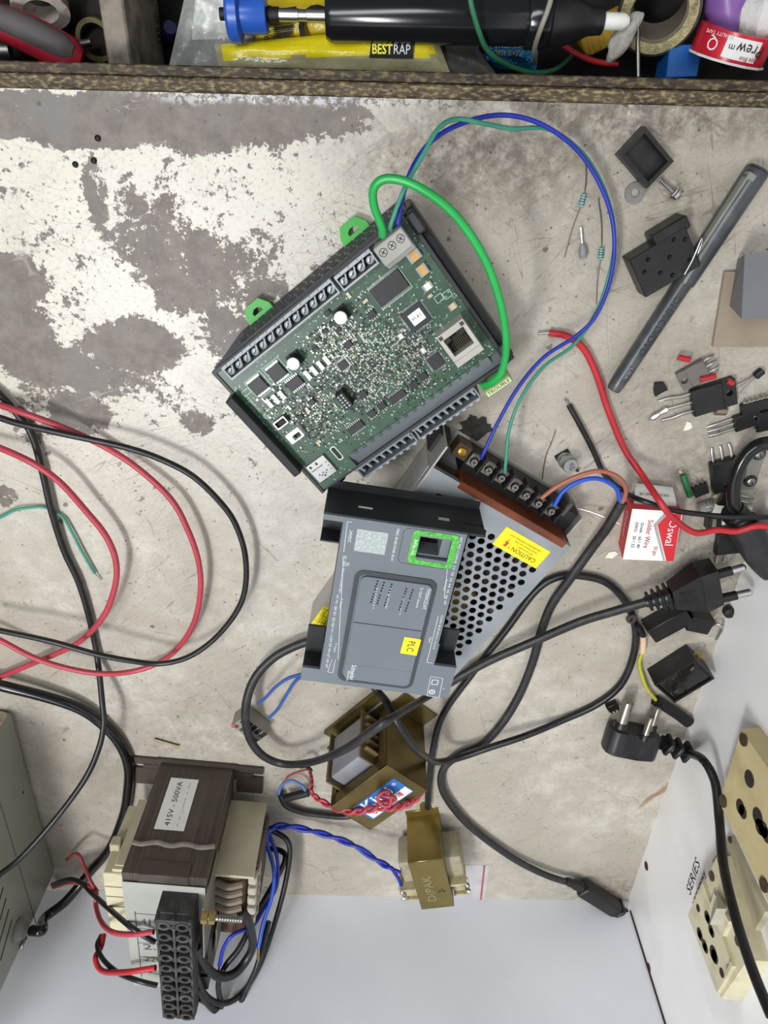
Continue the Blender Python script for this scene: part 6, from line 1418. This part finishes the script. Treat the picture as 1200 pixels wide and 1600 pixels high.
# tape roll and bits at the left
def ring(name, px, py, z, ro, ri, h, mt, lab, cat, tilt=(0, 0), parts=()):
    e = empty(name, at(px, py, z), 0, lab, cat); e.rotation_euler = (math.radians(tilt[0]), math.radians(tilt[1]), 0)
    b = MB(); b.frame(ngon(36, ro), ngon(36, ri), -h/2, h/2); b.build('roll', mt, e); return e
ring('cloth_tape', 62, 5, -7.2, 1.5, .9, 1.0, mat('speckled_white_tape', 'c9c3b6', .7, 0, .1, 60, dirt='a83a3a', dirt_amt=.6, dirt_scale=260), 'small roll of white tape with red specks behind the pliers', 'tape', (60, 20))
nb = dplace('hex_bolt', 136, 70, -8.6, 10, 'short bright steel bolt lying near the drawer divider', 'bolt'); b = MB(); b.cyl((-.5, 0, .4), (.5, 0, .5), .22, n=12); b.build('shank', K.steel, nb); b = MB(); b.lathe((-.8, 0, .38), (.4, 0, .03), [(0, .4), (1, .4)], 6); b.build('head', K.steel, nb)
ring('rubber_ring', 150, 62, -8.7, 1.1, .85, .35, mat('dull_yellow_rubber', '6f6741', .6), 'dull yellow rubber ring against the drawer divider', 'ring', (15, 0))
spd = dplace('coil_spring', 247, 45, -8.4, 90, 'thin dark coil spring standing beside the drawer divider', 'spring')
wire('coil', [(-1.6 + k * .045, .18 * math.cos(k * .9), .2 + .18 * math.sin(k * .9)) for k in range(70)], .035, K.dullsteel, spd, 5, 2)
bp = dplace('blue_cap', 268, 55, -8.6, 20, 'dark blue plastic cap beside the clear bag', 'thimble'); b = MB(); b.lathe((0, 0, 0), (.3, .2, .9), [(0, .5), (.7, .5), (1, .35)], 16); b.build('cap', mat('navy_plastic', '25285e', .35), bp)  # small loose cap of dark blue plastic
# clear bag and yellow packet
def pillow(name, corners, zc, thick, mt, parent, o, nx=22, ny=8, wob=.12, seed=1, mats=None, split=None):
    random.seed(seed); P = [at(p[0], p[1], zc + (p[2] if len(p) > 2 else 0)) - o for p in corners]
    b = MB()
    if mats: b.slots = list(mats)
    grid = {}
    for side in (1, -1):
        for i in range(nx + 1):
            for j in range(ny + 1):
                u, v = i / nx, j / ny
                p = P[0] * (1-u) * (1-v) + P[1] * u * (1-v) + P[2] * u * v + P[3] * (1-u) * v
                k = (max(0, 1 - (2*u - 1) ** 6) * max(0, 1 - (2*v - 1) ** 2)) ** .6
                w_ = wob * (math.sin(u * 21 + v * 4 + seed) * .5 + math.sin(u * 9 - v * 13 + seed * 2) * .5 + random.uniform(-.25, .25)) * (k > 0)
                grid[side, i, j] = b.bm.verts.new(p + Vector((0, 0, side * thick / 2 * k + w_ * min(1, k + .2))))
        for i in range(nx):
            for j in range(ny):
                q = [grid[side, i, j], grid[side, i+1, j], grid[side, i+1, j+1], grid[side, i, j+1]]
                f = b.bm.faces.new(q if side > 0 else q[::-1])
                if split: f.material_index = split((i + .5) / nx, (j + .5) / ny)
    for i in range(nx):
        for j in (0, ny): b.bm.faces.new((grid[1, i, j], grid[-1, i, j], grid[-1, i+1, j], grid[1, i+1, j]))
    for j in range(ny):
        for i in (0, nx): b.bm.faces.new((grid[1, i, j], grid[1, i, j+1], grid[-1, i, j+1], grid[-1, i, j]))
    return b.build(name, None if mats else mt, parent, smooth=70)
M_film = mat('crinkled_clear_film', 'c3c6c0', .1, 0, .25, 60, bump=.9, alpha=.42)
M_cotton = mat('white_inner', 'e4e6e0', .25, 0, .1, 40, bump=.6)
o_ = at(350, 60, -5); cbg = empty('clear_bag', o_, 0, 'crinkled clear plastic bag with white contents behind the yellow packet', 'bag')
pillow('bag_film', ((292, -20), (470, -25), (455, 108), (262, 112)), -5.4, 1.1, M_film, cbg, o_, 26, 14, .3, 3)
pillow('white_contents', ((305, -15), (400, -20), (395, 60), (300, 62)), -5.5, 1.5, M_cotton, cbg, o_, 18, 12, .3, 5)
o_ = at(440, 45, -4.6); sa_ = empty('barcode_sachet', o_, 0, 'yellow sachet with a printed barcode under the desoldering pump', 'sachet')
sc1 = pillow('sachet', ((405, -5), (520, 0), (560, 62), (398, 66)), -4.7, .7, mat('yellow_foil', 'd9c01e', .3, 0, .06, 50, bump=.3), sa_, o_, 14, 8, .06, 8)
for k in range(14):
    q = at(443 + 0 * k - k * .55 + 2, 14 + k * 3.4, -4.25) - o_
    b = MB(); b.box((q.x + .1, q.y, q.z + .12), (1.05, .045 if k % 3 else .08, .02), rz=8); b.build('barcode_bar', K.ink, sa_)
text('018', sa_, at(420, 24, -4.1) - o_, (0, -1, 0), (1, 0, 0), .42, K.ink); text('16', sa_, at(417, 55, -4.1) - o_, (0, -1, 0), (1, 0, 0), .4, K.ink)
b = MB(); q = at(497, 45, -4.2) - o_; b.frame(ngon(20, 1.0, q.x, q.y), ngon(20, .7, q.x, q.y), q.z + .2, q.z + .24); b.build('printed_loop', K.ink, sa_)
o_ = at(520, 85, -3.4); yp = empty('yellow_packet', o_, 0, 'long yellow and clear BESTRAP packet lying along the bench edge', 'packet')
M_yf = mat('glossy_yellow_film', 'e6d31c', .25, 0, .05, 50, bump=.25); M_cf = mat('milky_film', 'b9b48c', .15, 0, .2, 60, bump=.5, alpha=.85)
pillow('packet_film', ((335, 70), (675, 38), (705, 118), (345, 116)), -3.9, 1.5, M_yf, yp, o_, 30, 12, .1, 11, mats=(M_yf, M_cf), split=lambda u, v: 0 if v < .52 + .1 * u + .03 * math.sin(u * 30) and .04 < u < .97 else 1)
c_ = [at(*p, -3.05) - o_ for p in ((580, 64), (646, 66), (645, 91), (577, 90))]
b = MB(); b.hexa([p + Vector((0, 0, -.3)) for p in c_], c_); nl_ = b.build('name_panel', K.ink, yp)
xm_ = (c_[1] - c_[0] + c_[2] - c_[3]).normalized(); ym_ = Vector((0, 0, 1)).cross(xm_).normalized()
text('BEST', nl_, (c_[0] + c_[1] + c_[2] + c_[3]) / 4 - xm_ * .5, xm_, ym_, .42, mat('lettering_yellow', 'e8e13a', .5), wfit=1.05, bold=.025, depth=.02)
text('RAP', nl_, (c_[0] + c_[1] + c_[2] + c_[3]) / 4 + xm_ * .52, xm_, ym_, .42, K.whiteink, wfit=.85, depth=.02)
o_ = at(700, 100, -5); gp = empty('grey_pouch', o_, 0, 'grey translucent pouch end beside the yellow packet', 'pouch'); pillow('pouch', ((655, 50), (735, 62), (785, 128), (665, 126)), -5.0, .8, mat('grey_film', '55554f', .3, 0, .2, 40, bump=.3), gp, o_, 10, 8, .1, 17)
# desoldering pump
A, B = at(350, 22, -3.0), at(985, 34, -3.2); pd_ = B - A; pu = empty('desoldering_pump', A, 0, 'black desoldering pump with blue plunger knob and white tip', 'desoldering pump')
def seg(name, t0, t1, prof, mt, n=24): b = MB(); b.lathe(pd_ * t0, pd_ * (t1 - t0), prof, n); return b.build(name, mt, pu)
seg('plunger_tip', -.01, .02, [(0, .28), (1, .3)], K.blackm); seg('plunger_knob', .01, .105, [(0, 1.1), (.08, 1.25), (.3, 1.25), (.36, .85), (.95, .85), (1, .8)], mat('plunger_blue', '2b5bb8', .3))
seg('plunger_collar', .105, .135, [(0, .35), (1, .35)], K.blackm); seg('plunger_rod', .13, .26, [(0, .3), (.4, .3), (.41, .26), (.55, .26), (.56, .3), (1, .3)], K.steel)
seg('barrel', .25, .74, [(0, 1.0), (.03, 1.15), (.95, 1.15), (1, 1.1)], mat('gloss_black_barrel', '17181b', .18)); seg('barrel_collar', .74, .80, [(0, 1.2), (.1, 1.28), (.9, 1.28), (1, 1.15)], mat('gloss_black_barrel', '17181b')); seg('nose', .80, .93, [(0, 1.15), (.3, 1.1), (.6, .85), (.75, .65), (1, .6)], K.black); seg('tip', .93, .995, [(0, .4), (.8, .38), (1, .22)], mat('white_tip', 'e9e7e0', .35))
# little things behind the pump
b5 = dplace('blue_collar', 562, 46, -6, 0, 'blue plastic ring peeking out below the pump barrel', 'ring'); b = MB(); b.lathe((-.5, 0, .3), (1.0, 0, 0), [(0, .45), (1, .45)], 18); b.build('ring', mat('plunger_blue', '2b5bb8'), b5)
o_ = at(790, 85, -7); bf = empty('blue_foil', o_, 0, 'shiny blue foil pack with printed notes below the pump', 'packet'); pillow('foil', ((715, 55), (842, 62), (838, 110), (722, 105)), -6.8, .7, mat('blue_foil', '2f86b8', .22, .6, .3, 90, bump=.8), bf, o_, 14, 8, .12, 23)
text('NOTE BEFORE', bf, at(797, 70, -6.2) - o_, (-1, 0, 0), (0, -1, 0), .25, K.whiteink, wfit=1.6); text('PLEASE READ', bf, at(794, 82, -6.2) - o_, (-1, 0, 0), (0, -1, 0), .25, K.whiteink, wfit=1.6)
o_ = at(760, 80, -7.6); rp = empty('red_pouch', o_, 0, 'dark red pouch between the grey pouch and blue foil', 'pouch'); pillow('pouch', ((738, 58), (768, 60), (790, 100), (752, 100)), -6.9, .9, mat('deep_red_film', '7a1220', .35), rp, o_, 8, 6, .05, 29)
W('green_jumper', [(732, -20, -.8), (737, 10, -.8), (748, 48, -1.4), (762, 78, -2.4), (790, 100, -3.6), (830, 113, -5), (868, 108, -6), (900, 82, -6.8)], .13, mat('muted_green_wire', '2f7350', .45), 'muted green wire drooping over the pump into the drawer', 'wire')
W('grey_jumper', [(866, -20, -.6), (856, 15, -.8), (843, 50, -1.2), (835, 78, -2.6), (836, 98, -5)], .13, mat('dusty_grey_wire', '8a8577', .5), 'dusty grey wire hanging over the pump collar', 'wire')
W('red_jumper', [(874, 66, -6), (900, 84, -5.6), (930, 96, -5.6), (965, 101, -5.8)], .15, K.red, 'short red wire curving below the pump nose', 'wire')
W('steel_rod', [(996, 40, -5.5), (997, 120, -5.2)], .12, K.dullsteel, 'thin grey steel rod standing between tape roll and pump', 'rod')
yc = dplace('yellow_connector', 930, 55, -8, 25, 'yellow ribbed connector under the pump nose', 'connector'); b = MB(); b.box((0, 0, 1.2), (2.6, 1.6, 1.6), bev=.1); b.build('body', mat('ochre_plastic', 'b08c22', .45), yc)
for k in range(4):
    b = MB(); b.box((-.9 + k * .6, 0, 2.02), (.2, 1.5, .12)); b.build('rib', mat('ochre_plastic', 'b08c22'), yc)
cw = dplace('cotton_tuft', 958, 62, -6, 60, 'grey white tuft of cotton at the pump tip', 'cotton'); b = MB()
r_ = bmesh.ops.create_icosphere(b.bm, subdivisions=4, radius=.85); random.seed(31)
for v in r_['verts']: v.co = Vector((v.co.x * 1.5, v.co.y * .6, v.co.z * .6)) * (1 + .1 * math.sin(v.co.x * 5 + v.co.y * 4) + random.uniform(-.02, .02))
b.build('tuft', mat('grey_cotton', 'a5a29a', .95, 0, .3, 120, bump=.8), cw).location = (0, 0, .02)
# tape roll, trimmer, bottle
tr_ = empty('tape_roll', at(1030, 12, -5.2), 0, 'roll of dark tape with a torn cream edge standing in the drawer', 'tape'); tr_.rotation_euler = (math.radians(28), math.radians(-14), 0)
b = MB(); b.frame(ngon(40, 2.1), ngon(40, 1.5), -1.6, .55); b.build('wound_tape', mat('sooty_tape', '2b2a27', .5, 0, .3, 60, dirt='5a574e', dirt_amt=.5), tr_)
b = MB(); b.frame(ngon(40, 1.95), ngon(40, 1.45), .5, .66); b.build('torn_edge', mat('torn_cream_edge', 'b5aa7c', .5, 0, .4, 180, bump=.8, dirt='3b3a30', dirt_amt=.8, dirt_scale=200), tr_)
b = MB(); b.frame(ngon(40, 1.5), ngon(40, 1.35), -1.6, .4); b.build('core', mat('card_core', '6d6556', .8), tr_)
tm = dplace('blue_trimmer', 1050, 100, -7, 3, 'square blue trimmer component with two thin legs', 'component'); b = MB(); b.box((0, 0, .9), (1.75, 1.5, 1.8), bev=.05); b.build('body', mat('trimmer_blue', '1f66b8', .35), tm)
for x in (-.5, .55):
    b = MB(); b.cyl((x, .7, 1.6), (x, 1.25, 1.65), .05, n=6); b.build('leg', K.tin, tm)
bo_ = at(1140, 40, -6.5); bt_ = empty('purple_bottle', bo_, 0, 'purple plastic bottle lying under the red tape roll', 'bottle'); A, B = at(1132, -60, -5.6) - bo_, at(1150, 100, -6.0) - bo_
b = MB(); b.lathe(A, B - A, [(0, 1.25), (.5, 1.22), (.78, 1.1), (.9, .85), (.97, .7), (1, .4)], 24); b.build('body', mat('lilac_plastic', '8a62a8', .3), bt_)
ro = at(1143, 70, -4.4); rt = empty('red_tape', ro, 0, 'red and white printed insulating tape roll tilted over the purple bottle', 'tape'); rt.rotation_euler = (math.radians(-76), 0, math.radians(-9))
b = MB(); b.frame(ngon(44, 1.95), ngon(44, 1.25), -.65, .65); b.build('roll', mat('tape_red', 'c41f32', .3), rt)
def band(nm, a0, a1, z0, z1, mt, r=1.96):
    b = MB(); n = 14
    for k in range(n):
        p = [math.radians(a0 + (a1 - a0) * t / n) for t in (k, k + 1)]; b.poly([(r * math.cos(p[0]), r * math.sin(p[0]), z0), (r * math.cos(p[1]), r * math.sin(p[1]), z0), (r * math.cos(p[1]), r * math.sin(p[1]), z1), (r * math.cos(p[0]), r * math.sin(p[0]), z1)])
    return b.build(nm, mt, rt)
band('white_label', 240, 294, -.42, .5, K.paper)
band('white_rim', 0, 359, -.67, -.56, K.paper, 2.03)
for s_, a, z_, h, m_ in (('Prew', 277, .12, .5, K.ink), ('Fappa Blue', 283, -.3, .2, K.redink), ('m', 250, 0.05, .3, K.ink), ('Q', 222, .0, .55, K.whiteink), ('QUALITY TAPE', 227, .45, .16, K.whiteink)):
    r_ = math.radians(a); n_ = Vector((math.cos(r_), math.sin(r_), 0)); text(s_, rt, n_ * 1.98 + Vector((0, 0, z_)), Vector((math.sin(r_), -math.cos(r_), 0)), (0, 0, -1), h, m_, depth=.03)
co = dplace('cotton_ball', 1190, 25, -4.5, 0, 'white cotton ball beside the purple bottle', 'cotton'); b = MB(); r_ = bmesh.ops.create_icosphere(b.bm, subdivisions=3, radius=1.25); random.seed(37)
for v in r_['verts']: v.co *= 1 + .08 * math.sin(v.co.x * 6 + v.co.z * 5) + random.uniform(-.04, .04)
b.build('ball', mat('white_cotton', 'dad8d4', .95, 0, .05, 60, bump=.6), co)
